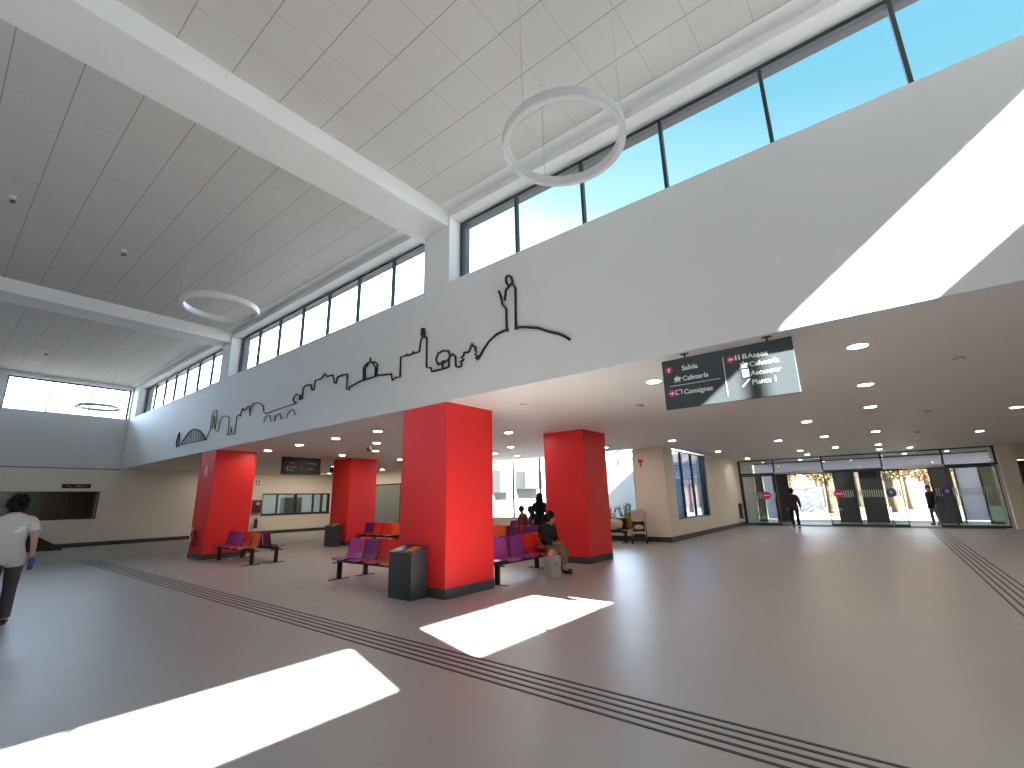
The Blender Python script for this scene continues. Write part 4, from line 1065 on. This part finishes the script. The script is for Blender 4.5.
q = figure('standing woman with long black hair and black coat before the glazing', (-8.97, 12.7, 0), .5, j, {'L': hz(j, 'L'), 'R': hz(j, 'R')}, (hc, hr),
    [legs(noisy('jeans_pale', (.22, .24, .30), (.30, .32, .38), 9, .85)), top(C_BLACK, 1.88, 'coat', .45, .034)], .013)
haircap(q, hc, hr, HAIR); shoes(q, j, C_SHOE)
J = {'a': ((0, .0, 1.62), (.12, .12)), 'b': ((0, -.02, 1.48), (.135, .12)), 'c': ((0, -.09, 1.30), (.15, .10)), 'd': ((0, -.12, 1.12), (.12, .07))}
put(skinmesh(J, [('a', 'b'), ('b', 'c'), ('c', 'd')], 'b', 2), 'long_hair', HAIR, q)
# man walking out of the left doors
j = standing(step=.10, arm=.02); hc = Vector((0, .03, 1.635)); hr = I3

q = figure('man in dark jacket walking out through the left doors', (-3.50, 25.0, 0), .1, j, {'L': hz(j, 'L'), 'R': hz(j, 'R')}, (hc, hr),
    [legs(C_BLACK), top(noisy('jacket_dark', (.035, .032, .032), (.05, .046, .046), 9, .85), 1.88, 'jacket', .22, .032)], .013)
haircap(q, hc, hr, M_HB); shoes(q, j, C_SHOE)
J = {'l': ((-.15, -.02, 1.405), (.06, .06)), 'm': ((0, -.03, 1.43), (.075, .075)), 'r': ((.15, -.02, 1.405), (.06, .06))}
put(skinmesh(J, [('l', 'm'), ('m', 'r')], 'm', 2), 'jacket_yoke', noisy('yoke_tan', (.22, .17, .12), (.27, .21, .15), 9, .85), q)
# person in the lobby by the right doors
j = standing(step=.05, arm=.05); hc = Vector((0, .05, 1.63)); hr = RZ(.6)

q = figure('dark-clothed person standing in the lobby at the right doors', (1.50, 29.3, 0), 2.4, j, {'L': hz(j, 'L'), 'R': hz(j, 'R')}, (hc, hr),
    [legs(noisy('trouser_blue', (.10, .12, .17), (.14, .16, .22), 9, .85)), top(C_BLACK, 1.88, 'coat', .45, .034)], .013)
haircap(q, hc, hr, HAIR); shoes(q, j, C_SHOE)
# ------------------------------------------------------------------ stroller and bags
t = thing('stroller', 'black baby stroller with pale hood parked at the beige corner', 'stroller', (-6.95, 15.72, 0), .42)
SD = mat('stroller_black', (.02, .024, .022), .7)
b = MB()
for s in (-.24, .24):
    b.tube([(s, .30, 1.02), (s, .20, .80), (s, -.05, .45), (s, -.30, .17)], .013, 8); b.tube([(s, .28, .17), (s, .05, .55), (s, -.02, .62)], .012, 8)
b.tube([(-.24, .30, 1.02), (0, .33, 1.05), (.24, .30, 1.02)], .015, 8); b.tube([(-.24, .28, .17), (.24, .28, .17)], .01, 8); b.tube([(-.24, -.3, .17), (.24, -.3, .17)], .01, 8)
b.build('chassis', mat('stroller_frame', (.10, .14, .11), .35), t)
for s in (-.24, .24):
    for yy, r in ((.28, .13), (-.30, .10)):
        o = MB().tube([(s - .025, yy, r), (s + .025, yy, r)], r, 20).build('wheel', M_DARK, t); MB().tube([(s - .028, yy, r), (s + .028, yy, r)], r * .55, 14).build('hub', mat('hub_grey', (.3, .3, .3), .4), o)
MB().prism([(.20, .82), (.12, .84), (-.02, .50), (-.30, .46), (-.30, .40), (.02, .42)], -.20, .20, 'x', .01).build('seat', SD, t)
bm = bmesh.new(); g = []
for i in range(9):
    a = -.25 + i * (PI * .62) / 8; row = []
    for k in range(9):
        u = -1 + 2 * k / 8; wd = .23; rr = .33 * math.sqrt(max(.15, 1 - .45 * u * u))
        row.append(bm.verts.new((u * wd, .20 - rr * math.cos(a) * 1.15, .80 + rr * math.sin(a))))
    g.append(row)
for i in range(8):
    for k in range(8): bm.faces.new([g[i][k], g[i][k + 1], g[i + 1][k + 1], g[i + 1][k]])
bmesh.ops.solidify(bm, geom=bm.faces[:], thickness=.012)
m = MB(); m.bm.free(); m.bm = bm; m.build('hood', noisy('hood_pale', (.55, .45, .42), (.62, .53, .50), 12, .85), t, True)
MB().ball((0, -.12, .52), .16, .20, .10, 16, 10).build('blanket', noisy('blanket_cream', (.45, .38, .20), (.55, .48, .30), 12, .9), t, True)
MB().box(-.19, .19, -.18, .22, .18, .30, .03).build('basket', SD, t)
def lump(name, loc, rx, ry, rz, m, label, cat):
    t = thing(name, label, cat, loc)
    MB().ball((0, 0, rz), rx, ry, rz, 18, 12, lambda p, u: p * (1 + .07 * math.sin(6 * u.x + 4 * u.z) + .05 * math.sin(9 * u.y))).build('body', m, t, True)
    MB().tube([(-rx * .5, 0, rz * 1.8), (-rx * .25, 0, rz * 2.35), (rx * .25, 0, rz * 2.35), (rx * .5, 0, rz * 1.8)], .01, 6).build('handle', M_DARK, t)
    return t
lump('duffel_bag', (-7.70, 15.40, .455), .30, .17, .18, noisy('bag_cream', (.52, .42, .33), (.68, .58, .48), 7, .85), 'cream bundle bag on the dark bench under the glazing', 'bag')
lump('backpack', (-8.20, 15.55, .44), .13, .13, .20, noisy('bag_red', (.45, .02, .04), (.52, .04, .06), 7, .8), 'red bag on the dark bench beside the pillar edge', 'bag')
lump('tote_bag', (-7.45, 15.92, .42), .22, .09, .24, noisy('bag_mustard', (.34, .19, .03), (.42, .26, .06), 7, .85), 'mustard bag leaning behind the cream bundle on the bench', 'bag')
# ------------------------------------------------------------------ sun, sky, camera
sd = bpy.data.lights.new('sun', 'SUN'); sd.energy = SUN; sd.angle = math.radians(.5); sd.color = (1.0, .97, .94)
so = bpy.data.objects.new('sun', sd); COL.objects.link(so)
so.rotation_euler = Vector((-1.285, .40, -1)).to_track_quat('-Z', 'Y').to_euler()
wd = bpy.data.worlds.new('sky'); SC.world = wd; wd.use_nodes = True
nt = wd.node_tree; bg = nt.nodes['Background']; bg.inputs['Strength'].default_value = SKY
tc = nt.nodes.new('ShaderNodeTexCoord'); sp = nt.nodes.new('ShaderNodeSeparateXYZ'); nt.links.new(tc.outputs['Generated'], sp.inputs[0])
ma = nt.nodes.new('ShaderNodeMath'); ma.operation = 'MULTIPLY_ADD'; ma.inputs[1].default_value = .30
nt.links.new(sp.outputs['X'], ma.inputs[0]); nt.links.new(sp.outputs['Z'], ma.inputs[2])
cr = nt.nodes.new('ShaderNodeValToRGB'); nt.links.new(ma.outputs[0], cr.inputs[0]); nt.links.new(cr.outputs[0], bg.inputs['Color'])
el = cr.color_ramp.elements
el[0].position = 0.0; el[0].color = (6.2, 8.0, 10.6, 1); el[1].position = 1.0; el[1].color = (.10, .30, .62, 1)
for p, c in ((.20, (3.9, 5.0, 6.4)), (.34, (.85, 1.06, 1.20)), (.46, (.335, .565, .65)), (.64, (.140, .38, .50))):
    e = el.new(p); e.color = (*c, 1)
cam = bpy.data.cameras.new('camera'); cam.sensor_fit = 'HORIZONTAL'; cam.sensor_width = 36.0; cam.lens = 460.264 / 1024 * 36
cam.clip_start = .05; cam.clip_end = 500
co = bpy.data.objects.new('camera', cam); COL.objects.link(co)
yaw, pit, rol = -math.radians(38.22968), math.radians(14.07744), -math.radians(1.2893)
f = Vector((math.sin(yaw) * math.cos(pit), math.cos(yaw) * math.cos(pit), math.sin(pit))); r = Vector((math.cos(yaw), -math.sin(yaw), 0)); u = r.cross(f)
r2 = r * math.cos(rol) + u * math.sin(rol); u2 = -r * math.sin(rol) + u * math.cos(rol)
Mx = Matrix((r2, u2, -f)).transposed().to_4x4(); Mx.translation = (0, 0, 1.55)
co.matrix_world = Mx; SC.camera = co
vs = SC.view_settings; vs.view_transform = 'Standard'; vs.look = 'None'; vs.gamma = 1.0; vs.exposure = EXPO; vs.use_curve_mapping = False
SC.display_settings.display_device = 'sRGB'
SC.cycles.max_bounces = 14; SC.cycles.diffuse_bounces = 8; SC.cycles.transparent_max_bounces = 24; SC.cycles.glossy_bounces = 4
SC.cycles.use_denoising = True; SC.cycles.sample_clamp_indirect = 8.0; SC.cycles.caustics_reflective = False; SC.cycles.caustics_refractive = False
